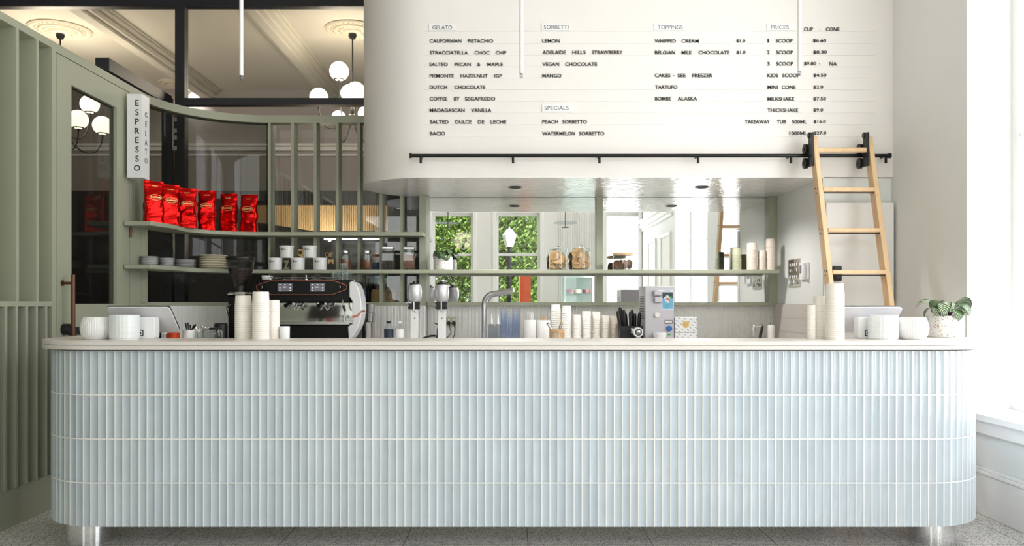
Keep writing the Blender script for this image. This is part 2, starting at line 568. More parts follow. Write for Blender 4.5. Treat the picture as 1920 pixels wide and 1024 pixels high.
        flat = [((v.x - x0) * kx + x, y - depth, (v.y - y0) * ky + z) for v in vs]
        back = [(p[0], y, p[2]) for p in flat]
        edges = {}
        for p in fs:
            for a, b in zip(p, p[1:] + p[:1]):
                k = (min(a, b), max(a, b))
                edges[k] = edges.get(k, 0) + 1
        faces = list(fs)
        for p in fs:
            for a, b in zip(p, p[1:] + p[:1]):
                if edges[(min(a, b), max(a, b))] == 1:
                    faces.append((b, a, n + a, n + b))
        s.add(flat + back, faces, M_)
        return s

    def build(s, name, m=None, parent=None, label=None, bev=0.0, smooth=35, loc=None, recalc=True):
        me = bpy.data.meshes.new(name)
        me.from_pydata(s.v, [], s.f)
        ms = m if isinstance(m, (list, tuple)) else [m]
        for k in ms:
            me.materials.append(M[k] if isinstance(k, str) else k)
        if len(ms) > 1:
            me.polygons.foreach_set('material_index', s.mi)
        if s.uv:
            ul = me.uv_layers.new(name='uv')
            for lp in me.loops:
                ul.data[lp.index].uv = s.uv.get(lp.vertex_index, (0.5, 0.5))
        if recalc:
            bm = bmesh.new()
            bm.from_mesh(me)
            bmesh.ops.recalc_face_normals(bm, faces=bm.faces)
            bm.to_mesh(me)
            bm.free()
        if smooth:
            me.shade_smooth()
            me.set_sharp_from_angle(angle=R(smooth))
        o = bpy.data.objects.new(name, me)
        COL.objects.link(o)
        if parent:
            o.parent = parent
        if loc:
            o.location = loc
        if label:
            o['label'] = label
        if bev > 0:
            b = o.modifiers.new('edge', 'BEVEL')
            b.width = bev
            b.segments = 2
            b.limit_method = 'ANGLE'
            b.angle_limit = R(50)
        return o


def tag(o, label, cat, group=None, kind=None):
    o['label'] = label
    o['category'] = cat
    if group:
        o['group'] = group
    if kind:
        o['kind'] = kind
    return o


def thing(name, label, cat, loc=(0, 0, 0), rotz=0, group=None):
    o = bpy.data.objects.new(name, None)
    o.empty_display_size = 0.05
    o.location = loc
    o.rotation_euler = (0, 0, rotz)
    COL.objects.link(o)
    return tag(o, label, cat, group)


def struct(name, mb, m, label=None, **k):
    o = mb.build(name, m, **k)
    o['kind'] = 'structure'
    if label:
        o['label'] = label
    return o


def dup(o, loc, rotz=None, label=None, group=None, parent=None):
    c = o.copy()
    COL.objects.link(c)
    if parent is not None:
        c.parent = parent
    else:
        c.location = loc
        if rotz is not None:
            c.rotation_euler = (0, 0, rotz)
    if label:
        c['label'] = label
    if group:
        c['group'] = group
    for ch in list(o.children):
        dup(ch, None, parent=c)
    return c


def P(px, py, Y):
    """the point at depth Y seen at that place of the 1920 x 1024 frame"""
    return Vector(((px - 960) * Y / 1500, Y, EYE + (570 - py) * Y / 1500))


def X(px, Y):
    return (px - 960) * Y / 1500


def Z(py, Y):
    return EYE + (570 - py) * Y / 1500


def arc(cx, cy, r, a0, a1, n):
    return [(cx + r * cos(R(a0 + (a1 - a0) * i / n)), cy + r * sin(R(a0 + (a1 - a0) * i / n))) for i in range(n + 1)]
# ------------------------------------------------------------------ depths of the room
Y_MENU = 5.475      # front of the bulkhead with the menu
Y_MIR = 6.49        # face of the mirrors
Y_SCR = 6.34        # front of the green screen's straight run
X_L, X_R = -2.61, 2.605
Z_SOF = 2.026
Z_CEIL = 4.1

# vary each glazed tile a little
nt = M['tile_blue'].node_tree
bs = nt.nodes['Principled BSDF']
geo = nt.nodes.new('ShaderNodeNewGeometry')
src = bs.inputs['Base Color'].links[0].from_socket
hv = nt.nodes.new('ShaderNodeHueSaturation')
mr = nt.nodes.new('ShaderNodeMapRange')
mr.inputs[3].default_value = 0.93
mr.inputs[4].default_value = 1.05
nt.links.new(geo.outputs['Random Per Island'], mr.inputs[0])
nt.links.new(mr.outputs[0], hv.inputs['Value'])
nt.links.new(src, hv.inputs['Color'])
nt.links.new(hv.outputs[0], bs.inputs['Base Color'])

# ------------------------------------------------------------------ the setting
struct('floor', MB().box(-8, 2.96, -3.3, 11.3, -0.1, 0), 'floor')
struct('ceiling', MB().box(-8, 2.96, -3.3, 11.3, Z_CEIL, Z_CEIL + 0.15), 'ceiling')
struct('ground', MB().box(-16, 16, -22, -3.3, -0.2, -0.1).box(2.96, 16, -3.3, 12, -0.2, -0.1), 'pavement')

# street wall behind the camera, with two sash windows and added lamp openings
w = MB()
Yb0, Yb1 = -3.3, -3.0
cols = [(-8.2, -5.4), (-1.80, -1.60), (-0.78, -0.32), (0.56, 1.88), (2.52, 2.96)]
for a, b in cols:
    w.box(a, b, Yb0, Yb1, 0, 3.02)
for a, b in ((-5.4, -1.80), (-1.60, -0.78), (-0.32, 0.56), (1.88, 2.52)):
    w.box(a, b, Yb0, Yb1, 0, 0.6)
for a, b in ((-5.4, -1.80), (-1.60, -0.78), (-0.32, 0.56), (1.88, 2.52)):
    w.box(a, b, Yb0, Yb1, 2.98, 3.02)
w.box(-8.2, -2.4, Yb0, Yb1, 3.02, Z_CEIL).box(2.4, 2.96, Yb0, Yb1, 3.02, Z_CEIL).box(-2.4, 2.4, Yb0, Yb1, 4.0, Z_CEIL)
struct('wall_street', w, 'white_wall')
for n, (a, b) in enumerate(((-1.60, -0.78), (-0.32, 0.56), (-5.4, -3.62), (-3.58, -1.80), (1.88, 2.52))):  # the last three windows are added around the daylight lamps
    fr = MB()
    for x in (a, b - 0.05):
        fr.box(x, x + 0.05, -3.2, -3.12, 0.6, 2.98)
    fr.box(a + .05, b - .05, -3.2, -3.12, 0.6, 0.66).box(a + .05, b - .05, -3.2, -3.12, 2.93, 2.98).box(a + .05, b - .05, -3.2, -3.12, 2.13, 2.18)
    win = struct('window_%d' % (n + 1), fr, 'trim')
    MB().box(a + .05, b - .05, -3.165, -3.155, 0.66, 2.13).box(a + .05, b - .05, -3.165, -3.155, 2.18, 2.93).build('glass_pane', 'glass', win)
    MB().box(a - .06, b + .06, -3.0, -2.93, 0.56, 0.6).build('window_sill', 'trim', win, bev=.006)
    ar = MB()
    ar.box(a - .07, a, -3.0, -2.97, 0.6, 3.0).box(b, b + .07, -3.0, -2.97, 0.6, 3.0)
    ar.build('architrave', 'trim', win, bev=.005)
fl = MB()
for i in range(26):                                    # ribbed white panelling beside the windows
    x = 0.95 + i * 0.034
    fl.cyl((x, -2.985, 0.0), (x, -2.985, 3.0), 0.017, n=10)
struct('wall_panelling', fl, 'white_wall')
# right-hand window wall
w = MB()
OPEN = ((0.2, 2.3), (2.94, 4.58))
ZS, ZT = 0.554, 3.68
ys = [-3.0, 0.2, 2.3, 2.94, 4.58, 6.6]
for a, b in ((ys[0], ys[1]), (ys[2], ys[3]), (ys[4], ys[5])):
    w.box(X_R, 2.96, a, b, 0, Z_CEIL)
for a, b in OPEN:
    w.box(X_R, 2.96, a, b, 0, ZS).box(X_R, 2.96, a, b, ZT, Z_CEIL)
struct('wall_right', w, 'grey_wall')
struct('trim_2', MB().box(2.601, X_R, 4.66, 5.47, 0.0, 1.170).box(2.601, X_R, 4.58, 4.66, 0.0, ZS - .03), 'lilac_wall', smooth=0)
for n, (a, b) in enumerate(OPEN):
    fr = MB()
    fr.box(2.86, 2.91, a, a + .05, ZS, ZT).box(2.86, 2.91, b - .05, b, ZS, ZT).box(2.86, 2.91, a + .05, b - .05, ZS, ZS + .05).box(2.86, 2.91, a + .05, b - .05, ZT - .05, ZT)
    m_ = (a + b) / 2
    fr.box(2.87, 2.90, m_ - .015, m_ + .015, ZS + .05, ZT - .05).box(2.87, 2.90, a + .05, b - .05, 2.1, 2.13)
    win = struct('window_%d' % (n + 6), fr, 'trim')
    MB().box(2.882, 2.888, a + .05, b - .05, ZS + .05, ZT - .05).build('glass_pane', 'glass', win)
    sl = MB().box(2.555, 2.60, a - .07, b + .10, ZS - .03, ZS + .004).box(2.60, 2.858, a + .001, b - .001, ZS + .001, ZS + .004)
    sl.build('window_sill', 'trim', win)
    MB().box(2.58, 2.601, a - .05, b + .08, ZS - .11, ZS - .03).build('apron', 'trim', win, bev=.008)
sk = MB()
sk.box(2.583, 2.601, -3.0, 5.47, 0, 0.225).box(2.577, 2.601, -3.0, 5.47, 0.225, 0.245).box(2.587, 2.601, -3.0, 5.47, 0.245, 0.262)
struct('baseboard_right', sk, 'trim', bev=.004)
co = MB().box(2.50, X_R, -3.0, 0.0, 2.75, 2.80).box(2.54, X_R, -3.0, 0.0, 2.66, 2.75).box(2.575, X_R, -3.0, 0.0, 2.6, 2.66)
struct('trim_3', co, 'trim', bev=.006)

# bulkhead with rounded end, its polished underside, and the walls of the servery niche
pl = [(X_R, Y_MENU), (X_R, 6.52)] + arc(-0.58, 5.9975, 0.5225, 90, 270, 40)
struct('wall_bulkhead', MB().prism(pl, Z_SOF + .004, Z_CEIL), 'menu_plaster')
pl2 = [(2.133, Y_MENU + .001), (2.133, 6.519)] + arc(-0.58, 5.9975, 0.5215, 90, 270, 40)
struct('ceiling_soffit', MB().prism(pl2, Z_SOF, Z_SOF + .004), 'soffit')
struct('wall_back', MB().box(-0.72, 2.6, 6.52, 6.62, 0, Z_SOF + .004), 'white_wall')
struct('wall_niche', MB().box(2.133, 2.19, 5.49, 6.52, 0, Z_SOF), 'grey_wall')
struct('wall_return', MB().box(2.19, X_R, 5.50, 5.56, 0, Z_SOF), 'grey_wall')
struct('wall_service', MB().box(-0.72, -0.62, 6.62, 11.0, 0, Z_CEIL), 'dark_panel')

# door leaf beside the ladder
d2 = struct('door_2', MB().box(X(1549, 5.42), X(1676.5, 5.42), 5.42, 5.46, 0.02, Z(380, 5.42)), 'trim', label='plain white flush door behind the ladder', bev=.004)
lk = MB().box(X(1562, 5.4), X(1577, 5.4), 5.385, 5.42, Z(527, 5.4), Z(499, 5.4))
lt = lk.build('door_latch', 'black_plastic', d2, label='black latch box', bev=.005)
MB().box(X(1565, 5.38), X(1575, 5.38), 5.36, 5.385, Z(524, 5.38), Z(513, 5.38)).build('latch_bolt', 'black_metal', lt, bev=.003)

# back room: outer walls, ceiling mouldings, roses, downlights
struct('wall_far', MB().box(-8, -0.72, 11.0, 11.3, 0, Z_CEIL), 'far_wall')
struct('wall_left_far', MB().box(-8.2, -8.0, -3.0, 11.3, 0, Z_CEIL), 'far_wall')
tr = MB()
for z, h, d in ((3.26, .05, .07), (3.33, .03, .05), (3.19, .025, .04)):
    tr.box(-8, -0.73, 11.0 - d, 11.0, z, z + h)
struct('trim_4', tr, 'trim')
for k, (x0, x1) in enumerate(((-4.34, -4.02), (-2.66, -2.35))):
    b = MB()
    b.box(x0, x1, 5.0, 11.0, Z_CEIL - .05, Z_CEIL).box(x0 + .05, x1 - .05, 5.0, 11.0, Z_CEIL - .10, Z_CEIL - .05).box(x0 + .10, x1 - .10, 5.0, 11.0, Z_CEIL - .13, Z_CEIL - .10)
    b.box(x0 - .03, x0, 5.0, 11.0, Z_CEIL - .02, Z_CEIL).box(x1, x1 + .03, 5.0, 11.0, Z_CEIL - .02, Z_CEIL)
    struct('trim_%d' % (5 + k), b, 'ceiling', bev=.008)


def rose(name, c, r, label):
    b = MB()
    prof = [(0, 0), (r, 0), (r, -.012), (r * .93, -.025), (r * .86, -.02), (r * .82, -.012), (r * .70, -.014), (r * .66, -.03), (r * .58, -.032), (r * .52, -.02), (r * .36, -.024), (r * .3, -.045), (r * .12, -.055), (0, -.055)]
    b.lathe(prof, 48, c=c, cap=False)
    for i in range(14):
        a = 2 * pi * i / 14
        b.sphere((c[0] + cos(a) * r * .46, c[1] + sin(a) * r * .46, c[2] - .026), r * .075, 8, 6, (1, 1, .5))
    for i in range(28):
        a = 2 * pi * i / 28
        b.sphere((c[0] + cos(a) * r * .76, c[1] + sin(a) * r * .76, c[2] - .016), r * .04, 6, 4, (1, 1, .6))
    return tag(b.build(name, 'plaster_rose'), label, 'ceiling rose', 'plaster roses on the back room ceiling')


YR = 8.55
rose('ceiling_rose', (X(661, YR), YR, Z_CEIL), .29, 'cream plaster ceiling rose above the globe chandelier seen over the curved screen')
rose('ceiling_rose', (X(113, YR), YR, Z_CEIL), .31, 'cream plaster ceiling rose above the fluted green wall with a short dark stem')
rose('ceiling_rose', (X(322, 10.6), 10.6, Z_CEIL), .17, 'small round plaster vent rose beside the black mullion')
for px, py in ((216, 31), (361, 168)):
    yy = (Z_CEIL - EYE) * 1500 / (570 - py)
    d = thing('ceiling_downlight', {216: 'lit round downlight in the ceiling left of the black mullion', 361: 'lit round downlight just right of the black mullion', 524: 'lit round downlight just above the black transom, midway along it'}[px], 'downlight', (X(px, yy), yy, Z_CEIL), 0, 'downlights in the back room ceiling')
    MB().lathe([(.055, 0), (.065, 0), (.065, -.008), (.055, -.008)], 24, cap=False).build('trim_ring', 'trim', d)
    MB().lathe([(0, 0), (.055, 0), (.055, -.005), (0, -.005)], 24, cap=False).build('lens', 'downlight', d)
    sp_ = bpy.data.lights.new('downlight_beam', 'SPOT')
    sp_.energy, sp_.spot_size, sp_.spot_blend, sp_.shadow_soft_size, sp_.color = 60, R(120), .6, .05, (1, .93, .82)
    so = bpy.data.objects.new('downlight_beam', sp_)
    so.location = (X(px, yy), yy, Z_CEIL - .03)
    COL.objects.link(so)

# ------------------------------------------------------------------ fluted green wall on the left
w = MB()
w.box(-2.80, -2.715, -3.0, 4.575, 0, 2.656)                                         # backing
w.box(-2.715, X_L, -3.0, 4.575, 2.615, 2.656).box(-2.715, X_L, -3.0, 4.575, 0, 0.193)   # head and plinth
w.box(-2.715, X_L, -3.0, 4.575, 1.147, 1.175)                                        # mid rail
struct('wall_left', w, 'sage', smooth=0)
fn = MB()
fn.box(-2.714, -2.606, 4.535, 4.574, 0.193, 2.615)
y = 4.395
while y > 1.2:
    fn.box(-2.714, X_L + .004, y - .011, y + .011, 1.175, 2.615)
    y -= 0.178
y = 4.478
while y > 1.2:
    fn.box(-2.714, X_L + .004, y - .009, y + .009, 0.193, 1.147)
    y -= 0.089
struct('wall_left_fins', fn, 'sage', smooth=0)
struct('baseboard_left', MB().box(X_L, -2.602, -3.0, 4.57, 0, 0.19), 'sage', smooth=0)

# green door with glass
dr = MB()
dr.box(-2.66, X_L, 4.585, 4.74, 0.01, 2.60).box(-2.66, X_L, 5.283, 5.455, 0.01, 2.60)
dr.box(-2.66, X_L, 4.74, 5.283, 2.457, 2.60).box(-2.66, X_L, 4.74, 5.283, 0.01, 1.161)
door = struct('door_1', dr, 'sage', label='sage green door with a tall glass pane and long bronze pull', smooth=0)
MB().box(-2.64, -2.632, 4.74, 5.283, 1.161, 2.457).build('glass_pane', 'tinted_glass', door)
hd = MB()
yb, xb = 4.64, -2.545
hd.cyl((xb, yb, 0.70), (xb, yb, Z(515, 4.64)), 0.0115, n=14)
for z in (Z(531, 4.64), 0.76):
    hd.cyl((xb, yb, z), (X_L, yb, z), 0.008, n=12)
    hd.cyl((X_L + .006, yb, z), (X_L, yb, z), 0.016, n=14)
hd.build('pull_handle', 'bronze', door, label='brown bronze pull handle')
MB().cyl((X_L, 4.655, 1.013), (X_L + .035, 4.655, 1.013), .033, n=28).cyl((X_L + .035, 4.655, 1.013), (X_L + .038, 4.655, 1.013), .027, n=28).build('lock_cover', 'black_plastic', door, label='black round lock cover', bev=.003)
MB().box(X_L, X_L + .012, 4.70, 4.86, Z(629, 4.7), Z(614, 4.7)).build('lock_plate', 'black_plastic', door, bev=.002)
for z in (Z(229, 5.46), Z(430, 5.46)):
    MB().cyl((X_L + .006, 5.462, z - .055), (X_L + .006, 5.462, z + .055), .009, n=12).build('hinge', 'bronze', door)
struct('wall_left_post', MB().box(-2.70, X_L, 5.465, 5.62, 0, 2.605).box(-2.70, X_L, 4.575, 5.62, 2.605, 2.656), 'sage', smooth=0)

# ------------------------------------------------------------------ curved green screen
CX, CY, RS = -1.91, 5.64, 0.70


def scr_path(r, x_end=-0.69, y0=5.62):
    return [(CX - r, y0)] + arc(CX, CY, r, 180, 90, 28) + [(x_end, CY + r)]


struct('wall_back_curve', MB().strip(scr_path(RS + .012), 0, 1.149, .07), 'white_wall')
sc_t = thing('timber_screen', 'sage green timber screen with upright fins curving from the door to the mirrors', 'screen', (0, 0, 0))
MB().strip(scr_path(RS), 2.598, 2.656, .10).build('top_rail', 'sage', sc_t)
MB().strip(scr_path(RS), 1.149, 1.174, .10).build('bottom_rail', 'sage', sc_t)
for px in (504.5, 548, 590.5, 632, 672.5, 714, 752.5):
    xx = X(px, Y_SCR)
    MB().box(xx - .011, xx + .011, Y_SCR + .004, Y_SCR + .125, 1.174, 2.598).build('fin', 'sage', sc_t, smooth=0)
MB().box(-.735, -.682, Y_SCR + .004, 6.50, 1.174, Z_SOF - .001).build('end_post', 'sage', sc_t, smooth=0)
MB().box(-2.625, -2.58, 5.625, 5.665, 1.174, 2.598).build('end_stile', 'sage', sc_t, smooth=0)
g = MB().strip([(CX - .735, 5.67)] + arc(CX, CY, .735, 177, 90, 28) + [(X(497, Y_SCR), CY + .735)], 1.174, 2.598, .006)
g.build('curved_glass', 'tinted_glass', sc_t)
MB().box(X(509, Y_SCR), -.74, 6.47, 6.476, 1.174, 2.598).build('flat_glass', 'glass', sc_t)

# finger tiles under the mirrors and the screen


def finger_tiles(pts, z0, rows, rh, pitch, depth):
    """ribbed tile facing: pts is a plan path with the face on the path's right"""
    P_ = [Vector(p) for p in pts]
    L = [0]
    for a, b in zip(P_, P_[1:]):
        L.append(L[-1] + (b - a).length)

    def at(s):
        for i in range(len(P_) - 1):
            if s <= L[i + 1] or i == len(P_) - 2:
                t = (P_[i + 1] - P_[i]).normalized()
                return P_[i] + t * (s - L[i]), Vector((t.y, -t.x))
    m = MB()
    n = int(L[-1] / pitch)
    for r in range(rows):
        za, zb = z0 + r * rh + .0008, z0 + (r + 1) * rh - .0008
        for i in range(n):
            s0 = i * pitch
            vs = []
            for u, d in ((0.06, 0), (0.3, .8), (0.5, 1), (0.7, .8), (0.94, 0)):
                p, nn = at(s0 + u * pitch)
                q = p + nn * depth * d
                vs.append(q)
            v = [(q.x, q.y, za) for q in vs] + [(q.x, q.y, zb) for q in vs]
            m.add(v, [(k, k + 1, 6 + k, 5 + k) for k in range(4)])
    return m


rh = .1035
ft = finger_tiles([(-2.56, 5.95)] + arc(CX, CY, RS + .009, 154, 90, 20) + [(-.69, CY + RS + .009)], .84, 3, .103, .0115, .0035)
struct('wall_tiles_left', ft, 'tile_white', recalc=False)
ft = finger_tiles([(-.69, 6.515), (2.128, 6.515)], .84, 3, .103, .0115, .0035)
struct('wall_tiles_back', ft, 'tile_white', recalc=False)
struct('wall_tiles_return', MB().box(2.122, 2.133, 5.52, 6.50, .84, 1.160), 'tile_darkened')
ft = finger_tiles([(2.122, 6.50), (2.122, 5.52)], .84, 3, .1065, .0115, .0035)
struct('wall_tiles_side', ft, 'tile_darkened', recalc=False)

# mirrors, their green frame, and the black steel glazing behind the screen
for n, (a, b, lab) in enumerate(((-.682, X(1118, 6.45), 'frameless wall mirror behind the cookie jars, between green posts, showing leafy windows'), (X(1130, 6.45), X(1441, 6.45), 'wall mirror nearer the ladder, showing white windows'))):
    mm = MB().box(a, b, Y_MIR, Y_MIR + .012, 1.175, Z_SOF - .002).build('wall_mirror', 'mirror', smooth=0)
    tag(mm, lab, 'mirror', 'wall mirrors behind the servery')
fr = MB().box(X(1118, 6.45), X(1130, 6.45), 6.43, 6.515, 1.175, Z_SOF - .001).box(X(1441, 6.45), 2.132, 6.43, 6.515, 1.175, Z_SOF - .001)
fr.box(-.682, 2.132, 6.43, 6.515, 1.149, 1.175)
tag(fr.build('mirror_frame', 'sage', smooth=0), 'sage green frame of slim posts and sill around the two wall mirrors', 'frame')

YP = 6.78
fr = MB()
fr.box(-5.6, -.725, YP, YP + .08, Z(11.5, YP), Z_CEIL - .002)
fr.box(X(346, YP), -.725, YP, YP + .08, Z(196.5, YP), Z(183.5, YP))
fr.box(X(328, YP), X(346, YP), YP, YP + .08, 0, Z(11.5, YP))
fr.box(X(303, YP), X(322, YP), YP, YP + .08, 0, Z(183.5, YP))
fr.box(X(346, YP), -.725, YP, YP + .08, 0.0, 1.16)
fr.box(X(727, YP), X(768, YP), YP, YP + .08, 1.16, Z(196.5, YP)).box(X(772, YP), -.725, YP, YP + .08, 1.16, Z(196.5, YP))
fr.box(-2.98, -2.88, 5.72, YP - .01, 2.83, 2.92)
gf = tag(fr.build('steel_glazing', 'black_frame', smooth=0), 'black steel glazed partition with mullion and transom behind the curved screen', 'partition')
MB().box(X(346, YP), -.725, YP + .035, YP + .041, Z(183.5, YP), Z(11.5, YP)).box(X(346, YP), X(727, YP), YP + .035, YP + .041, 1.16, Z(196.5, YP)).build('glass_pane', 'glass', gf)
hg = MB()
for py in (224, 245, 258, 278):
    hg.box(X(325, 6.76), X(332, 6.76), 6.755, 6.78, Z(py + 4, 6.76), Z(py - 4, 6.76))
hg.box(X(322.5, 6.76), X(326, 6.76), 6.76, 6.80, Z(280, 6.76), Z(217, 6.76))
hg.build('folding_hinge', 'steel', gf, label='bright steel folding hinge')
dd = tag(MB().box(-2.3, -.72, 6.475, 6.70, 0, 1.148).box(-2.3, -.72, 6.475, 6.77, 1.148, 1.16).build('service_ledge', 'dark_panel', bev=.003), 'dark low ledge behind the green screen holding bottles and coffee bags', 'ledge')

# slatted timber bulkhead, dark shopfront and signs in the back room
YS = 9.0
sl = MB()
def slat_z0(px):
    return Z(415 + (px - 470) * 18 / 115, YS) if px < 585 else Z(433, YS)
px = 462
while px < 728:
    wd = 2.75 if px < 608 else 2.3
    sl.box(X(px, YS), X(px + wd, YS), YS, YS + .03, slat_z0(px), Z(385, YS))
    px += 3.35
sb = tag(sl.build('slatted_bulkhead', 'slat_wood', smooth=0), 'pale pine slatted panel hanging in the dark back room behind the fins', 'slatted panel')
MB().box(X(462, YS), X(728, YS), YS + .031, YS + .40, Z(398, YS), Z(385, YS)).box(X(585, YS), X(728, YS), YS + .031, YS + .05, Z(433, YS), Z(398, YS)).build('backing_board', 'dark_panel', sb)
for px in (702, 722):
    MB().cyl((X(px, YS), YS + .2, Z(385, YS)), (X(px, YS), YS + .2, Z_CEIL), .006, n=8).build('hanger_rod', 'black_metal', sb)
struct('wall_shopfront', MB().box(-8, -.73, 10.3, 10.36, 0, 2.62), 'dark_panel')
sg = thing('shop_sign', 'gold lettering on the dark shopfront seen between the fins', 'sign', (0, 0, 0))
s_ = 10.28
MB().text('OF', X(609, s_), Z(482.5, s_), X(624, s_) - X(609, s_), Z(473, s_) - Z(482.5, s_), 10.3, .01, -.01).build('lettering', 'gold', sg)
MB().text('PI', X(614.5, s_), Z(494.5, s_), X(625, s_) - X(614.5, s_), Z(486.5, s_) - Z(494.5, s_), 10.3, .01, .03).build('lettering', 'gold', sg)
MB().text('Q', X(556, s_), Z(482.5, s_), X(569, s_) - X(556, s_), Z(467, s_) - Z(482.5, s_), 10.3, .01, .03).build('lettering', 'gold', sg)
MB().text('Z', X(531, s_), Z(505, s_), X(542, s_) - X(531, s_), Z(488, s_) - Z(505, s_), 10.3, .01, .05).build('lettering', 'sage', sg)
# strip lamp over the shopfront and a pendant bulb
ln = MB().box(X(607, 10.25), X(716, 10.25), 10.25, 10.30, Z(449, 10.25), Z(447, 10.25))
tag(ln.build('strip_lamp', 'led'), 'thin white strip lamp in the dark back room just under the upper shelf', 'lamp')
# ------------------------------------------------------------------ tiled bar
bar = thing('service_bar', 'long bar with rounded ends clad in pale blue finger tiles under a white top', 'bar', (0, 0, 0))
XC0, XC1, YF, RB = -1.911, 1.925, 3.675, 0.349
YE = 4.46
path = [(XC0 - RB, YE), (XC0 - RB, YF + RB)] + arc(XC0, YF + RB, RB, 180, 270, 30)[1:] + [(XC1, YF)] + arc(XC1, YF + RB, RB, 270, 360, 30)[1:] + [(XC1 + RB, YE)]
PV = [Vector(p) for p in path]
LL = [0]
for a, b in zip(PV, PV[1:]):
    LL.append(LL[-1] + (b - a).length)


def on_bar(s):
    s = max(0, min(LL[-1], s))
    for i in range(len(PV) - 1):
        if s <= LL[i + 1]:
            t = (PV[i + 1] - PV[i]).normalized()
            break
    p = PV[i] + t * (s - LL[i])
    # smooth outward normal
    if p.y < YF + RB and (p.x < XC0 or p.x > XC1):
        c = Vector((XC0 if p.x < XC0 else XC1, YF + RB))
        return p, (p - c).normalized()
    return p, Vector((t.y, -t.x))


NT = round(LL[-1] / 0.0369)
pitch = LL[-1] / NT
tiles = MB()
RH, ZB = .2020, .137
rnd = random.Random(3)
for r in range(4):
    z0, z1 = ZB + r * RH + (.002 if r else 0), ZB + (r + 1) * RH - .002
    for i in range(NT):
        s0 = i * pitch
        tw = rnd.uniform(-1, 1) * .0004
        out = rnd.uniform(-.0003, .0003)
        fv = []
        prof = ((.055, -.002), (.055, .0036), (.16, .0017), (.34, .0004), (.52, 0), (.70, .0004), (.86, .0017), (.945, .0036), (.945, -.002))
        for u, d in prof:
            p, n_ = on_bar(s0 + u * pitch)
            q = p + n_ * (d + out + tw * (u - .5))
            fv.append(q)
        k = len(fv)
        v = [(q.x, q.y, z0) for q in fv] + [(q.x, q.y, z1) for q in fv]
        f = [(j, j + 1, k + j + 1, k + j) for j in range(k - 1)]
        f += [tuple(reversed(range(k))), tuple(range(k, 2 * k))]
        tiles.add(v, f)
tiles.build('tile_cladding', 'tile_blue', bar, recalc=False, smooth=25)
gr = MB()
for i in range(NT + 1):
    vs = [on_bar((i + u) * pitch) for u in (-.10, -.05, .05, .10)]
    ds = (-.002, .0040, .0040, -.002)
    q = [p + n_ * d for (p, n_), d in zip(vs, ds)]
    gr.add([(p.x, p.y, ZB + .001) for p in q] + [(p.x, p.y, ZB + 4 * RH - .001) for p in q], [(j, j + 1, 5 + j, 4 + j) for j in range(3)])
for r in range(1, 4):
    ln_ = [on_bar(LL[-1] * i / 200) for i in range(201)]
    for z0, z1, d in ((ZB + r * RH - .0026, ZB + r * RH + .0026, .0045),):
        q = [p + n_ * d for p, n_ in ln_]
        gr.add([(p.x, p.y, z0) for p in q] + [(p.x, p.y, z1) for p in q], [(j, j + 1, 202 + j, 201 + j) for j in range(200)])
ln_ = [on_bar(LL[-1] * i / 200) for i in range(201)]
q = [p - n_ * .0015 for p, n_ in ln_]
gr.add([(p.x, p.y, ZB + .001) for p in q] + [(p.x, p.y, ZB + 4 * RH - .001) for p in q], [(j, j + 1, 202 + j, 201 + j) for j in range(200)])
gr.build('grout', 'grout', bar, recalc=False)
core = [(p.x, p.y) for p in [on_bar(LL[-1] * i / 120)[0] - on_bar(LL[-1] * i / 120)[1] * .012 for i in range(121)]]
MB().prism(core, ZB, .86).build('carcass', 'white_plastic', bar)  # coloured white so its underside bounces light onto the floor


def top_plan(ov):
    r = RB + ov
    return [(XC0 - r, YE + .02)] + arc(XC0, YF + RB, r, 180, 270, 36) + arc(XC1, YF + RB, r, 270, 360, 36) + [(XC1 + r, YE + .02), (2.02, YE + .02), (2.02, 3.97)] + [(-2.0, 3.97), (-2.0, YE + .02)]


tp = MB().prism(top_plan(.042), .9515, .9700).prism(top_plan(.038), .9700, .9722).prism(top_plan(.042), .9722, .9910)
tp.build('worktop', 'stone_top', bar, bev=.0022)
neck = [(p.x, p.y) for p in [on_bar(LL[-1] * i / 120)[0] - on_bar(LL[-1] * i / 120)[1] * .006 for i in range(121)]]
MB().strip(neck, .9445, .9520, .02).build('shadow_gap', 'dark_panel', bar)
MB().box(-1.998, 2.018, 3.972, 4.47, .86, .89).build('inner_worktop', 'stone_top', bar, bev=.002)
for sx in (-2.072, 2.064):
    MB().lathe([(.1075, .0), (.1075, ZB)], 48, c=(sx, 3.93, 0)).build('steel_leg', 'chrome', bar, label='polished round steel leg')

# ------------------------------------------------------------------ back bench
bench = thing('back_bench', 'white back worktop under the mirrors holding machine, cups and taps', 'bench', (0, 0, 0))
ba = arc(CX, CY, .62, 150, 90, 12)
MB().prism([(-2.44, 5.62), (-2.44, 5.95)] + ba[:1] + ba + [(-.675, 6.30), (-.675, 6.50), (2.118, 6.50), (2.118, 5.62)], .80, .84).build('worktop', 'stone_top', bench)
MB().box(-2.40, 2.11, 5.68, 6.22, .08, .80).build('cabinet', 'sage', bench, smooth=0)
MB().box(-2.36, 2.08, 5.74, 6.20, 0.0, .08).build('kickboard', 'dark_panel', bench, smooth=0)
ZBN = .84

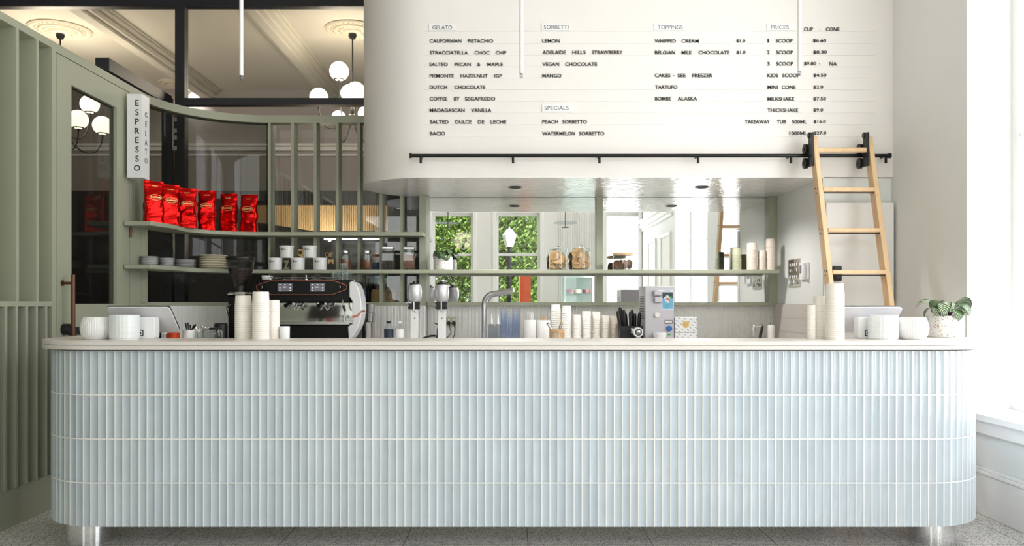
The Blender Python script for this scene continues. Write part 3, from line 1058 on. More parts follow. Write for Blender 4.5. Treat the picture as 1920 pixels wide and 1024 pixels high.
# ------------------------------------------------------------------ green shelves
ZSH1, ZSH2 = 1.716, 1.426
SH_T = .029
fr_c = [(-2.575, 5.36), (-2.42, 5.36)] + [(-2.40, 5.45), (-2.365, 5.60)] + arc(CX, CY + .02, .50, 160, 90, 14) + []
bk_c = [(CX - .685, 5.60)] + arc(CX, CY, .685, 180, 90, 20)
s1 = fr_c + [(-.685, CY + .52), (-.685, Y_SCR - .002)] + list(reversed(bk_c)) + [(-2.60, 5.36)]
sh1 = MB().prism(s1, ZSH1 - SH_T, ZSH1).build('shelf', 'sage', bev=.003)
tag(sh1, 'upper sage green shelf carrying the red coffee bags', 'shelf', 'green shelves on the back wall')
s2 = fr_c + [(2.065, CY + .52), (2.065, 6.425), (-.678, 6.425), (-.678, Y_SCR - .002)] + list(reversed(bk_c)) + [(-2.60, 5.36)]
sh2 = MB().prism(s2, ZSH2 - SH_T, ZSH2).build('shelf', 'sage', bev=.003)
tag(sh2, 'long lower sage green shelf running from the door across the mirrors', 'shelf', 'green shelves on the back wall')

# ------------------------------------------------------------------ menu
mz = lambda py: Z(py, Y_MENU)
mx_ = lambda px: X(px, Y_MENU)
menu = thing('menu_board', 'white wall menu of black letters slotted into thin rails', 'menu', (0, Y_MENU, 0))
YM = Y_MENU


def mtext(words_, py, name='lettering', m='ink', h=6.9, bold=.010, plate=None):
    b = MB()
    for (t, x0, x1) in words_:
        if t == '.':
            b.box(mx_(x0 - .6), mx_(x0 + .6), -.004, -.001, mz(py + .7), mz(py - .7))
            continue
        b.text(t, mx_(x0), mz(py + h / 2), mx_(x1) - mx_(x0), mz(py - h / 2) - mz(py + h / 2), -.002, .003, bold)
    return b.build(name, m, plate or menu, smooth=0)


for i, py in enumerate((58.2, 80.4, 102.2, 124, 145.6, 167.4, 189, 210.8, 232.6, 254.4)):
    rl = MB()
    rl.box(mx_(797), mx_(1640), -.006, 0, mz(py + 1.3), mz(py + .5))
    for px in (798, 904, 1002, 1018, 1115, 1213, 1229, 1326, 1423, 1439, 1536, 1634):
        rl.box(mx_(px - .4), mx_(px + .4), -.003, 0, mz(py + .5), mz(py - 1.2))
    rl.build('letter_rail', 'trim', menu, smooth=0)
for t, tx0, tx1, x0, x1, y0, y1, py in (('GELATO', 811, 848, 804.5, 855, 44.6, 57.5, 52.2), ('SORBETTI', 1019.7, 1065.7, 1015.5, 1068.5, 44, 57.5, 51.4), ('TOPPINGS', 1233, 1279.6, 1226.5, 1281.5, 44.5, 57.5, 51.6),
                                       ('PRICES', 1445, 1478.4, 1437.5, 1486, 44.5, 57.5, 51.6), ('SPECIALS', 1021, 1066, 1016.5, 1071, 196, 210, 203)):
    hp = MB().box(mx_(x0), mx_(x1), -.006, -.002, mz(y1), mz(y0)).build('heading_plate', 'white_plastic', menu, smooth=0)
    b = MB().text(t, mx_(tx0), mz(py + 3.7), mx_(tx1) - mx_(tx0), mz(py - 3.7) - mz(py + 3.7), -.006, .001, .0)
    b.build('lettering', 'grey_ink', hp, smooth=0)
rows = [
    ([('CALIFORNIAN', 805.9, 865.3), ('PISTACHIO', 877.5, 924.7)], 77.2),
    ([('STRACCIATELLA', 806, 877.5), ('CHOC', 890, 918), ('CHIP', 929.8, 949.4)], 99.2),
    ([('SALTED', 805.4, 839.7), ('PECAN', 852.6, 882.8), ('&', 895, 901), ('MAPLE', 913.8, 943)], 121.2),
    ([('PIEMONTE', 806, 851), ('HAZELNUT', 863.8, 914.6), ('IGP', 927.3, 941.3)], 142.8),
    ([('DUTCH', 806, 838.4), ('CHOCOLATE', 852.6, 910.3)], 164),
    ([('COFFEE', 806, 839), ('BY', 851.4, 861.8), ('SEGAFREDO', 872, 928.6)], 185.6),
    ([('MADAGASCAN', 806, 871.4), ('VANILLA', 883.6, 921.4)], 207.2),
    ([('SALTED', 806.4, 841.2), ('DULCE', 854, 884), ('DE', 896.3, 908.2), ('LECHE', 920, 949.4)], 228.8),
    ([('BACIO', 806.4, 835)], 250.6),
    ([('LEMON', 1017, 1049.7)], 77), ([('ADELAIDE', 1017.4, 1061), ('HILLS', 1073.3, 1098), ('STRAWBERRY', 1110, 1167.3)], 98.4),
    ([('VEGAN', 1017, 1048.4), ('CHOCOLATE', 1060, 1119.5)], 120.6), ([('MANGO', 1017, 1052.5)], 142.4),
    ([('PEACH', 1017, 1046.6), ('SORBETTO', 1054.5, 1100.5)], 228.6), ([('WATERMELON', 1017, 1078), ('SORBETTO', 1086, 1133)], 250.6),
    ([('WHIPPED', 1227.5, 1267), ('CREAM', 1278, 1310), ('$1.0', 1380.4, 1397)], 77.4),
    ([('BELGIAN', 1227.8, 1265.7), ('MILK', 1278, 1297.7), ('CHOCOLATE', 1310, 1367.4), ('$1.0', 1380.7, 1397.5)], 98.8),
    ([('CAKES', 1227.8, 1257), ('.', 1263.5, 0), ('SEE', 1270.5, 1285.6), ('FREEZER', 1298, 1335.6)], 141.8),
    ([('TARTUFO', 1228.4, 1270)], 163.6), ([('BOMBE', 1228, 1258.4), ('ALASKA', 1271, 1307)], 185.4),
    ([('CUP', 1507, 1524), ('.', 1537, 0), ('CONE', 1548, 1573.8)], 55.2),
    ([('1', 1438.8, 1441.6), ('SCOOP', 1454.5, 1486), ('$6.60', 1524, 1548.7)], 76.8),
    ([('2', 1438, 1443), ('SCOOP', 1454.8, 1486.6), ('$8.30', 1524.7, 1550)], 98.4),
    ([('3', 1438, 1443), ('SCOOP', 1455, 1487), ('$9.80', 1507, 1530), ('.', 1536.5, 0), ('NA', 1555, 1568.6)], 119.8),
    ([('KIDS', 1438.8, 1459), ('SCOOP', 1466.6, 1499), ('$4.50', 1525, 1549)], 141.8),
    ([('MINI', 1438.8, 1458), ('CONE', 1465.7, 1491.5), ('$2.0', 1525, 1543)], 163.9),
    ([('MILKSHAKE', 1438.8, 1489), ('$7.50', 1525, 1548.4)], 185.8),
    ([('THICKSHAKE', 1438.8, 1496.3), ('$9.0', 1525, 1543)], 207),
    ([('TAKEAWAY', 1396.7, 1443), ('TUB', 1456.3, 1473.6), ('500ML', 1484.8, 1512.6), ('$16.0', 1525.4, 1548)], 228.5),
    ([('1000ML', 1480, 1513), ('$27.0', 1525.4, 1548.7)], 250),
]
for wds, py in rows:
    mtext(wds, py)

# soffit downlights
for px in (965.5, 1316):
    yy = 5.925
    d = thing('soffit_downlight', 'black recessed downlight in the soffit above the %s' % ('bent steel tap' if px < 1000 else 'cream machine'), 'downlight', (X(px, yy), yy, Z_SOF), 0, 'black downlights in the polished soffit')
    MB().lathe([(.048, 0), (.052, -.003), (.052, -.005), (.040, -.005), (.038, 0)], 28, cap=False).build('trim_ring', 'black_metal', d)
    MB().lathe([(0, -.001), (.040, -.001)], 28, cap=False).build('baffle', 'black_plastic', d)
    sp_ = bpy.data.lights.new('soffit_beam', 'SPOT')
    sp_.energy, sp_.spot_size, sp_.spot_blend, sp_.shadow_soft_size, sp_.color = 36, R(150), .5, .035, (1, .97, .93)
    so = bpy.data.objects.new('soffit_beam', sp_)
    so.location = (X(px, yy), yy, Z_SOF - .012)
    COL.objects.link(so)

# black ladder rail
YRL = 5.40
ZRL = Z(292, YRL)
rail = thing('ladder_rail', 'long black steel rail fixed across the white bulkhead below the menu', 'rail', (0, 0, 0))
MB().cyl((X(770, YRL), YRL, ZRL), (X(1668, YRL), YRL, ZRL), .0125, n=16).build('rail_tube', 'black_metal', rail)
for a, b in ((768, 772), (1665, 1670)):
    MB().cyl((X(a, YRL), YRL, ZRL), (X(b, YRL), YRL, ZRL), .0175, n=16).build('end_cap', 'black_metal', rail)
for px in (789, 962, 1124, 1309, 1483, 1661):
    xx = X(px, YRL)
    MB().cyl((xx, YRL, ZRL - .009), (xx, YRL, Z(306, YRL)), .0085, n=12).cyl((xx, YRL, ZRL), (xx, Y_MENU, ZRL), .0075, n=12).build('rail_bracket', 'black_metal', rail)

# ladder
lad = thing('rolling_ladder', 'oak library ladder hooked on the black rail and leaning over the back bench end', 'ladder', (0, 0, 0))
SL = .274
def yl(z): return 5.315 - (ZRL - z) * SL
XS0, XS1 = 2.012, 2.378
ang = math.atan(SL)
ztop = 2.30
for xs in (XS0, XS1):
    st = MB()
    z0_ = .015
    pts = [(-.042, 0), (.042, 0), (.042, 1), (.02, 1.0)]
    hw, th = .042, .016
    v = []
    for z, dz in ((z0_, 0), (ztop, 0)):
        yc = yl(z)
        for sx in (-th, th):
            v += [(xs + sx, yc - hw, z - (.0 if z > 1 else 0) - (.025 if z > 1 else 0)), (xs + sx, yc + hw, z + (.0 if z < 1 else .0))]
    f = [(0, 1, 3, 2), (4, 6, 7, 5), (0, 4, 5, 1), (2, 3, 7, 6), (0, 2, 6, 4), (1, 5, 7, 3)]
    st.add(v, f)
    st.build('stile', 'ladder_wood', lad, bev=.004)
zr = Z(281, 5.30)
MB().cyl((XS0, yl(zr) - .012, zr), (XS1, yl(zr) - .012, zr), .0175, n=20).build('top_rung', 'ladder_wood', lad)
for zt in (1.907, 1.635, 1.363, 1.091, .819, .547, .275):
    yc = yl(zt)
    tr_ = MB().box(XS0 + .0155, XS1 - .0155, yc - .043, yc + .040, zt - .013, zt + .013).build('tread', 'ladder_wood', lad, bev=.004)
    MB().cyl((XS0, yc - .028, zt - .021), (XS1, yc - .028, zt - .021), .0035, n=8).build('tie_rod', 'black_metal', lad)
    for xs, sg_ in ((XS0, -1), (XS1, 1)):
        bl = MB()
        for dy, dz in ((-.024, .006), (.018, .012), (.0, -.020)):
            bl.cyl((xs + sg_ * .0155, yc + dy, zt + dz), (xs + sg_ * .0185, yc + dy, zt + dz), .0055, n=10)
        bl.build('bolt', 'black_metal', lad)
for xs in (XS0, XS1):
    hk = MB()
    xh = xs - .024
    hk.box(xh - .006, xh + .006, yl(2.10) - .015, yl(2.10) + .055, ZRL - .085, ZRL + .135)
    hk.cyl((xh - .010, yl(2.26), ZRL + .125), (xh + .012, yl(2.26), ZRL + .125), .020, n=20)
    for dz, yy in ((.042, YRL - .006), (-.052, YRL - .004)):
        hk.cyl((xh - .020, yy, ZRL + dz), (xh + .004, yy, ZRL + dz), .036, n=28)
        hk.cyl((xh - .024, yy, ZRL + dz), (xh - .020, yy, ZRL + dz), .012, n=16)
    hk.build('roller_hook', 'black_metal', lad, label='black twin-roller hook', bev=.002)

# white tube pendants
YT = 3.95
for px, pb, lab in ((452.5, 150, 'slim white tube pendant hanging before the dark glazed partition'), (977.5, 146.5, 'slim white tube pendant hanging before the gelato column of the menu'), (1499, 141.5, 'slim white tube pendant hanging before the prices column of the menu')):
    t = thing('tube_pendant', lab, 'pendant lamp', (X(px, YT), YT, Z(pb, YT)), 0, 'slim white tube pendants over the bar')
    MB().lathe([(0, .022), (.0095, .022), (.0095, Z_CEIL - Z(pb, YT) - .02), (0, Z_CEIL - Z(pb, YT) - .02)], 18, cap=False).build('tube', 'white_plastic', t)
    MB().lathe([(0, 0), (.0075, 0), (.0085, .004), (.0085, .022), (0, .022)], 16, cap=False).build('clear_tip', 'frosty_plastic', t)
    MB().lathe([(.045, Z_CEIL - Z(pb, YT)), (.045, Z_CEIL - Z(pb, YT) - .02)], 24).build('ceiling_cup', 'white_plastic', t)

# box sign at the door
sgn = thing('projecting_sign', 'white box sign with black upright lettering fixed beside the green door', 'sign', (-2.585, 5.37, 0))
zb_, zt_ = Z(333, 5.37), Z(176, 5.37)
MB().box(0, .102, 0, .108, zb_, zt_).build('sign_box', 'white_plastic', sgn, bev=.001)
l1 = MB()
for i, ch in enumerate('ESPRESSO'):
    py = 193.2 + i * 17.4
    l1.text(ch, X(257, 5.37) + 2.585, Z(py + 5.6, 5.37), None, .0402, 0, .001, .012)
l1.build('lettering', 'ink', sgn, smooth=0)
l2 = MB()
RT = Matrix.Translation((.102, .058, 0)) @ Matrix.Rotation(pi / 2, 4, 'Z')
for i, ch in enumerate('GELATO'):
    py = 215.4 + i * 17.2
    l2.text(ch, 0, Z(py + 5.2, 5.42), None, .038, 0, .001, .0, M_=RT)
l2.build('lettering', 'ink', sgn, smooth=0)
# ------------------------------------------------------------------ chandelier in the back room


def chandelier(label, c, spots, rod_top):
    """c: hub point; spots: (dx, dy, dz of the globe centre, radius)"""
    ch = thing('globe_chandelier', label, 'chandelier', c, 0, 'globe chandeliers in the back room')
    MB().cyl((0, 0, 0), (0, 0, rod_top - c[2] - .03), .008, n=10).lathe([(.03, rod_top - c[2] - .055), (.045, rod_top - c[2] - .02)], 20).build('drop_rod', 'iron', ch)
    MB().lathe([(0, -.10), (.02, -.09), (.035, -.05), (.05, -.02), (.02, .0), (.028, .03), (.012, .08), (0, .08)], 20, cap=False).build('hub', 'iron', ch)
    for dx, dy, dz, r in spots:
        tip = Vector((dx, dy, dz - r * .95))
        h = Vector((dx, dy, 0))
        low = min(-.06, tip.z - .18) if dz < .3 else -.02
        pts = []
        P0, P1, P2, P3 = Vector((dx * .06, dy * .06, -.03)), Vector((dx * .45, dy * .45, low - .12)), Vector((dx, dy, low - .10)), tip
        for i in range(15):
            t = i / 14
            pts.append(P0 * (1 - t) ** 3 + P1 * 3 * t * (1 - t) ** 2 + P2 * 3 * t * t * (1 - t) + P3 * t ** 3)
        a = MB().tube(pts, .007, 8).build('arm', 'iron', ch)
        MB().lathe([(0, -.03), (.012, -.03), (.016, 0), (r * .55, .006), (r * .58, .02), (0, .02)], 18, c=(dx, dy, tip.z), cap=False).build('globe_cup', 'iron', a)
        MB().sphere((dx, dy, dz), r, 28, 18).build('globe', 'globe', ch)
    d = bpy.data.lights.new('chandelier_glow', 'POINT')
    d.energy = 58
    d.color = (1.0, .87, .68)
    d.shadow_soft_size = .30
    o = bpy.data.objects.new('chandelier_glow', d)
    o.location = (c[0], c[1], c[2] + .16)
    COL.objects.link(o)
    return ch


k = YR / 1500
hubz = Z(214, YR)


def gl(px, py, dy, r):
    return ((px - 661) * k, dy, Z(py, YR) - hubz, r * k)


chandelier('iron chandelier of lit white globes hanging just left of the white bulkhead', (X(661, YR), YR, hubz),
           [gl(634, 131, .05, 18), gl(644, 161, .30, 16.5), gl(671, 177, -.12, 17.5), gl(602, 187, -.10, 17), gl(622, 207, .34, 14), gl(682, 208, .16, 16), gl(700, 150, .1, 17)], Z_CEIL - .05)
chandelier('iron chandelier of lit white globes seen through the glass of the green door', (X(113, YR), YR, hubz - .12),
           [(-.22, .05, .36, .1), (.20, .22, .28, .1), (-.15, .25, .1, .09), (.22, -.05, .05, .1), (.40, .1, .02, .1), (-.36, .1, .0, .1)], Z_CEIL - .05)

# ------------------------------------------------------------------ red coffee bags on the upper shelf


def coffee_bag(seed, w=.132, h=.292, d=.085):
    rg = random.Random(seed)
    off = Vector((rg.uniform(0, 50), rg.uniform(0, 50), rg.uniform(0, 50)))
    m = MB()
    n, rows = 44, 40
    for j in range(rows + 1):
        t = j / rows
        z = h * t
        dd = d * (1 - max(0, (t - .55) / .45) ** 1.4) * (.90 + .1 * min(1, t * 8))
        dd = max(dd, .004)
        ww = w * (1 - .06 * sin(pi * t)) * (.97 + .03 * t)
        for i in range(n):
            a = 2 * pi * i / n
            e = .38 if t < .7 else .55
            cx_, sy_ = cos(a), sin(a)
            x = ww / 2 * math.copysign(abs(cx_) ** e, cx_)
            y = dd / 2 * math.copysign(abs(sy_) ** (e * 1.1), sy_)
            p = Vector((x, y, z))
            amp = .010 * sin(pi * min(1, t * 1.15)) if t < .9 else .002
            q = noise.noise_vector(p * 16 + off) * amp
            r_ = abs(noise.noise(p * 30 + off * 2)) * .012 * min(1, (1 - t) * 5)
            crease = (.5 - abs(noise.noise(Vector((x * 13 + z * 6, z * 16 - x * 9, 3)) + off))) * .026 * min(1, (1 - t) * 4) * min(1, t * 9)
            p += Vector((q.x, q.y, 0))
            p.y *= 1 - 8 * r_ * .4
            p.y += math.copysign(1, -y if y else 1) * crease * (.7 if t < .88 else .1) * min(1, abs(y) / .012)
            if t > .96:
                p.y = y * .6 + .006 * sin(x * 60 + seed)
            m.v.append(tuple(p))
    for j in range(rows):
        for i in range(n):
            i2 = (i + 1) % n
            m.f.append([j * n + i, j * n + i2, (j + 1) * n + i2, (j + 1) * n + i])
    m.f.append(list(reversed(range(n))))
    m.f.append(list(range(rows * n, rows * n + n)))
    m.mi = [0] * len(m.f)
    return m


bag_lab = ['red foil coffee bag closest to the white box sign, crumpled', 'crumpled red foil coffee bag, second from the white box sign', 'red foil coffee bag, third from the white box sign',
           'red foil coffee bag, third from the green fins, bright oval badge', 'red foil coffee bag with a bright gold oval, second from the green fins', 'red foil coffee bag standing closest to the green fins']
for i, (px, Y_, rz, h) in enumerate(((288, 5.50, .75, .290), (318.5, 5.66, .6, .288), (351, 5.85, .42, .290), (388.5, 6.03, .2, .300), (429.5, 6.14, .02, .292), (467.5, 6.19, -.02, .292))):
    t = thing('coffee_bag', bag_lab[i], 'coffee bag', (X(px, Y_), Y_, ZSH1), rz, 'red coffee bags on the upper shelf')
    bm_ = coffee_bag(i * 7 + 1, h=h)
    b = bm_.build('foil_bag', 'foil_red', t, smooth=60)
    lb = MB()
    def front(x, z):
        """front surface of the foil at that place"""
        best = min((v for v in bm_.v if abs(v[0] - x) < .012 and abs(v[2] - z) < .012), key=lambda v: v[1], default=(0, -.04, 0))
        return best[1] - .0025
    for (cx_, cz_, rx_, rz_) in ((0, h * .60, .040, .0185), (.0, h * .875, .024, .0085)):
        yf = min(front(cx_ + u * rx_, cz_) for u in (-.8, -.4, 0, .4, .8))
        if rx_ > .03:
            ring = [(cx_ + rx_ * cos(2 * pi * q / 36), yf, cz_ + rz_ * sin(2 * pi * q / 36)) for q in range(36)]
            lb.tube(ring, .0013, 6, closed=True)
        lb.text('Segafredo', cx_ - rx_ * .82, cz_ - rz_ * .48, rx_ * 1.64, rz_ * .95, yf, .0008, .02)
    lb.build('printed_badge', 'gold', t, label='gold oval badge', smooth=0)

# ------------------------------------------------------------------ plates


def plate(r, h, name, m, rim=None):
    def make(label, loc, group):
        t = thing(name, label, 'plate', loc, 0, group)
        MB().lathe([(0, 0), (r * .62, 0), (r * .66, h * .15), (r * .97, h * .74), (r, h * .84), (r * .985, h), (r * .93, h * .95), (r * .6, h * .45), (0, h * .42)], 40, cap=False).build('plate_body', m, t)
        if rim:
            MB().lathe([(r * .988, h * .80), (r * 1.006, h * .88), (r * .99, h * 1.03), (r * .95, h * 1.0)], 40, cap=False).build('rim_band', rim, t, label='dark rim')
        return t
    return make


def zs_at(px):      # depth of the shelf centre along its curve
    return 5.52 if px < 300 else 5.75 if px < 335 else 6.05


for (px, Y_, r, n, lab) in ((281, 5.62, .060, 6, 'dark-rimmed white saucer in the stack closest to the door'), (313, 5.80, .054, 6, 'dark-rimmed white saucer in the middle of the three saucer stacks'),
                           (347, 6.02, .078, 6, 'dark-rimmed white saucer in the widest stack, beside the cream plates')):
    mk = plate(r, .0125, 'saucer', 'ceramic', 'dark_rim')
    first = mk(lab + ', topmost of its stack', (X(px, Y_), Y_, ZSH2 + (n - 1) * .0112), 'dark-rimmed saucers on the lower shelf')
    for j in range(n - 1):
        dup(first, (X(px, Y_), Y_, ZSH2 + j * .0112), label=lab + ', below the topmost', group='saucers nested under: %s' % lab[-24:])
mk = plate(.103, .021, 'plate', 'cream_ceramic')
first = mk('cream dinner plate, topmost of the stack beside the grinder hopper', (X(400, 6.14), 6.14, ZSH2 + 5 * .0175), 'cream plates on the lower shelf')
for j in range(5):
    dup(first, (X(400, 6.14), 6.14, ZSH2 + j * .0175), label='cream dinner plate below the topmost of the stack beside the grinder', group='cream plates under the topmost')

# ------------------------------------------------------------------ white ceramic tubs
YTB = 6.24
tubs = [(516, 0, 'bottom row, nearest the red bags'), (558.5, 0, 'middle of the bottom row'), (600, 0, 'bottom row, beside the glass jar'), (537.5, 1, 'top row, nearer the red bags'), (581, 1, 'top row, nearer the glass jar')]
for px, lev, lab in tubs:
    r = .0535
    t = thing('storage_tub', 'white storage tub with small printed label, ' + lab, 'tub', (X(px, YTB), YTB, ZSH2 + lev * .0935), 0, 'white tubs stacked on the lower shelf')
    MB().lathe([(0, 0), (r * .93, 0), (r * .95, .004), (r, .078), (r, .084), (r * .96, .088), (0, .088)], 36, cap=False).build('tub_body', 'ceramic', t)
    MB().lathe([(r * 1.045, .083), (r * 1.05, .091), (r * 1.02, .0935), (0, .0935), ], 36, cap=False).lathe([(r * 1.045, .083), (r * .98, .083)], 36, cap=False).build('lid', 'white_plastic', t)
    lb = MB()
    for a0, a1, z0, z1 in ((-122, -108, .058, .072), (-104, -84, .066, .069), (-104, -80, .060, .063)):
        pts = [(r * .992 * cos(R(a0 + (a1 - a0) * q / 6)), r * .992 * sin(R(a0 + (a1 - a0) * q / 6))) for q in range(7)]
        lb.strip(pts, z0, z1, -.0012)
    lb.build('printed_label', 'navy' if lev == 0 and px < 530 else 'grey_ink', t, label='small dark printed label', smooth=0)


# ------------------------------------------------------------------ jars
def jar(name, label, loc, r, h, fill, fill_h, lid='steel', lid_r=None, square=False, lid_h=.02, neck=.8, knob=None, group=None):
    t = thing(name, label, 'jar', loc, 0, group)
    n = 4 if square else 36
    rr = r * 1.3 if square else r
    T = Matrix.Rotation(pi / 4, 4, 'Z')
    hb = h - lid_h
    MB().lathe([(0, .002), (rr * .92, .002), (rr, .008), (rr, hb * .82), (rr * .97, hb * .9), (rr * neck, hb * .96), (rr * neck, hb), (rr * (neck - .04), hb), (rr * (neck - .04), hb * .95), (rr * .93, hb * .89), (rr * .955, hb * .81), (rr * .955, .012), (rr * .9, .007), (0, .007)], n, M_=T, cap=False).build('glass_body', 'jar_glass', t, bev=.006 if square else 0)
    if fill:
        f = MB().lathe([(0, .008), (rr * .88, .008), (rr * .94, .013), (rr * .94, fill_h * .96), (rr * .6, fill_h * 1.02), (0, fill_h)], n if square else 28, M_=T, cap=False).build('contents', fill, t)
        f['kind'] = 'stuff'
    lr = lid_r or rr * neck * 1.03
    MB().lathe([(0, hb), (lr, hb), (lr * 1.02, hb + lid_h * .2), (lr * 1.02, hb + lid_h * .85), (lr * .97, h), (0, h)], n if square else 32, M_=T, cap=False).build('lid', lid, t, bev=.003 if square else 0)
    if knob:
        ring = [(.014 * cos(2 * pi * q / 20), 0, h + .013 + .012 * sin(2 * pi * q / 20)) for q in range(20)]
        MB().tube(ring, .0035, 8, closed=True).build('knob', knob, t)
    return t


YJ = 6.245
jar('glass_jar', 'round glass jar half full of brown powder, behind the stacked tumblers', (X(647, YJ), YJ, ZSH2), .046, .152, 'brown_powder', .085, 'steel', neck=.72)
jar('glass_jar', 'round glass jar of brown powder between two green fins', (X(687, YJ), YJ, ZSH2), .046, .150, 'brown_powder', .080, 'steel', neck=.72)
jar('square_jar', 'square glass jar filled with dark coffee beans', (X(728.5, YJ), YJ, ZSH2), .050, .180, 'beans', .145, 'steel', square=True, neck=.9)
jar('square_jar', 'square glass jar half full of pinkish brown nuts by the end post', (X(767.5, YJ), YJ, ZSH2), .047, .180, 'pink_beans', .118, 'steel', square=True, neck=.9)


def biscuits(t, r, h, n, m, rc, seed, name='biscuit'):
    rg = random.Random(seed)
    lab = {'cookie': 'round golden cookie', 'nut': 'small dark biscuit'}[m]
    for i in range(n):
        c = MB().lathe([(0, -.004), (rc * .9, -.004), (rc, 0), (rc * .92, .0035), (rc * .5, .0045), (0, .005)], 20, cap=False)
        a = rg.uniform(0, 2 * pi)
        tl = rg.uniform(.9, 1.5)
        px = (r - rc * .55) * (2 * ((i % 4) + .5) / 4 - 1) * .95
        py = rg.uniform(-.5, .1) * r * .7
        pz = rc * .97 + .008 + (i // 4) * h / max(1, (n // 4)) * .55
        M4 = Matrix.Translation((px, py, pz)) @ Matrix.Rotation(rg.uniform(-.7, .7), 4, 'Z') @ Matrix.Rotation(tl, 4, 'X') @ Matrix.Rotation(rg.uniform(-.3, .3), 4, 'Y')
        o = c.build(name, m)
        o.matrix_world = Matrix.Translation(t.location) @ M4
        tag(o, lab + ' inside the ' + t['label'].split(',')[0], 'cookie' if m == 'cookie' else 'biscuit', lab + 's in the ' + t['label'].split(',')[0])


YK = 6.29
j1 = jar('cookie_jar', 'glass cookie jar with ring-topped lid, left of the pair, fewer cookies', (X(1046, YK), YK, ZSH2), .068, .165, None, 0, 'jar_glass', .074, lid_h=.022, neck=.97, knob='chrome')
biscuits(j1, .068, .12, 11, 'cookie', .040, 1)
j2 = jar('cookie_jar', 'glass cookie jar with ring-topped lid, packed with tall rows of cookies', (X(1089.5, YK), YK, ZSH2), .068, .168, None, 0, 'jar_glass', .074, lid_h=.022, neck=.97, knob='chrome')
biscuits(j2, .068, .15, 14, 'cookie', .042, 2)
j3 = jar('wood_lid_jar', 'low glass jar with pale wooden lid, half full of dark biscuits', (X(1168, YK), YK, ZSH2), .080, .135, None, 0, 'pale_wood', .078, lid_h=.019, neck=.93)
biscuits(j3, .080, .06, 16, 'nut', .026, 3)


# ------------------------------------------------------------------ leafy pot plants
def leaf_blade(m, root, out, L, W, droop, twist=0.0, n=9, stem=None):
    """a drooping oval blade from root, heading out (plan angle)"""
    d = Vector((cos(out), sin(out), 0))
    side0 = Vector((-sin(out), cos(out), 0))
    pts, el = [], .75
    p = Vector(root)
    for i in range(n + 1):
        pts.append(p.copy())
        el -= droop / n
        p = p + (d * cos(el) + Vector((0, 0, 1)) * sin(el)) * (L / n)
    side = (side0 * cos(twist) + Vector((0, 0, 1)) * sin(twist))
    base = len(m.v)
    for i, q in enumerate(pts):
        t = i / n
        wv = W * (sin(pi * min(1, t * .98 + .02)) ** .62) * (1.0 - .15 * t) + .0006
        for u in (-1, -.5, 0, .5, 1):
            cup = -.22 * abs(u) * wv
            v = q + side * (u * wv) + Vector((0, 0, 1)) * (-cup * .7)
            m.uv[len(m.v)] = ((u + 1) / 2, t)
            m.v.append(tuple(v))
    for i in range(n):
        for u in range(4):
            a = base + i * 5 + u
            m.f.append([a, a + 1, a + 6, a + 5])
            m.mi.append(0)


def plant(label, loc, r, h, leaves, lm, seed, top_r=None):
    t = thing('potted_plant', label, 'potted plant', loc)
    tr_ = top_r or r
    MB().lathe([(0, 0), (r * .96, 0), (r, .004), (tr_, h - .003), (tr_ * .985, h), (tr_ * .93, h), (tr_ * .92, h - .02), (0, h - .02)], 48, cap=False).build('pot', 'terrazzo_pot', t)
    MB().lathe([(0, h - .014), (tr_ * .92, h - .014)], 32, cap=False).build('soil', 'soil', t)
    rg = random.Random(seed)
    st = MB()
    for k_, (ang_, L, W, dr, tw, z0, rad) in enumerate(leaves):
        m = MB()
        root = Vector((cos(ang_) * rad, sin(ang_) * rad, h + z0))
        base = Vector((cos(ang_) * r * .15, sin(ang_) * r * .15, h - .02))
        mid = (root + base) / 2 + Vector((0, 0, .01))
        st.tube([base, mid, root], .0022, 6)
        leaf_blade(m, root, ang_, L, W, dr, tw)
        m.build('leaf', lm if k_ % 3 else ('leaf' if lm == 'leaf_pale' else lm), t, smooth=80, recalc=False)
    st.build('stems', 'leaf_under', t)
    return t


rg = random.Random(11)
lv = []
for i, a in enumerate((-1.57, -2.3, -.9, -2.9, -.2, -1.9, -1.1, 2.7, .5, 1.6, -2.6, -.5, -1.35)):
    lv.append((a, rg.uniform(.075, .105), rg.uniform(.026, .034), rg.uniform(2.5, 3.0), rg.uniform(-.3, .3), rg.uniform(.0, .05), rg.uniform(.02, .05)))
plant('potted plant with dark striped leaves drooping over a speckled pot on the shelf', (X(831, 6.27), 6.27, ZSH2), .076, .105, lv, 'leaf', 5)
rg = random.Random(12)
lv = []
for i, a in enumerate((-1.45, -2.1, -.8, -2.8, -.25, -1.8, -1.0, 2.6, .4, 1.5, -2.5, .1, 3.0)):
    lv.append((a, rg.uniform(.095, .14), rg.uniform(.028, .037), rg.uniform(2.2, 2.9), rg.uniform(-.4, .4), rg.uniform(.03, .075), rg.uniform(.02, .06)))
plant('potted plant with pale striped leaves in a speckled pot on the bar end', (2.223, 4.105, .991), .088, .110, lv, 'leaf_pale', 6)

# ------------------------------------------------------------------ cups


def cup_mesh(rr, rb, h, m, name, lip=.002):
    """an upturned paper cup: rolled rim at the bottom"""
    b = MB()
    b.lathe([(rr, 0), (rr + lip * .75, .0008), (rr + lip, .0025), (rr + lip * .5, .0045), (rr, .005), (rb, h - .0015), (rb - .001, h), (rb - .004, h), (rb - .005, h - .004), (0, h - .004)], 30, cap=False)
    return b.build(name, m, smooth=50)


def stack(name, cat, label, x, y, z, n, pitch_, rr, rb, h, m, where, lip=.002):
    first = cup_mesh(rr, rb, h, m, name, lip)
    g = label + ''
    for j in range(n):
        o = first if j == n - 1 else first.copy()
        if j < n - 1:
            COL.objects.link(o)
        o.location = (x + random.uniform(-.0002, .0002), y, z + j * pitch_)
        if j == n - 1:
            tag(o, 'topmost ' + label, cat)
        else:
            tag(o, label + ', below its top', cat, 'nested cups: ' + where)


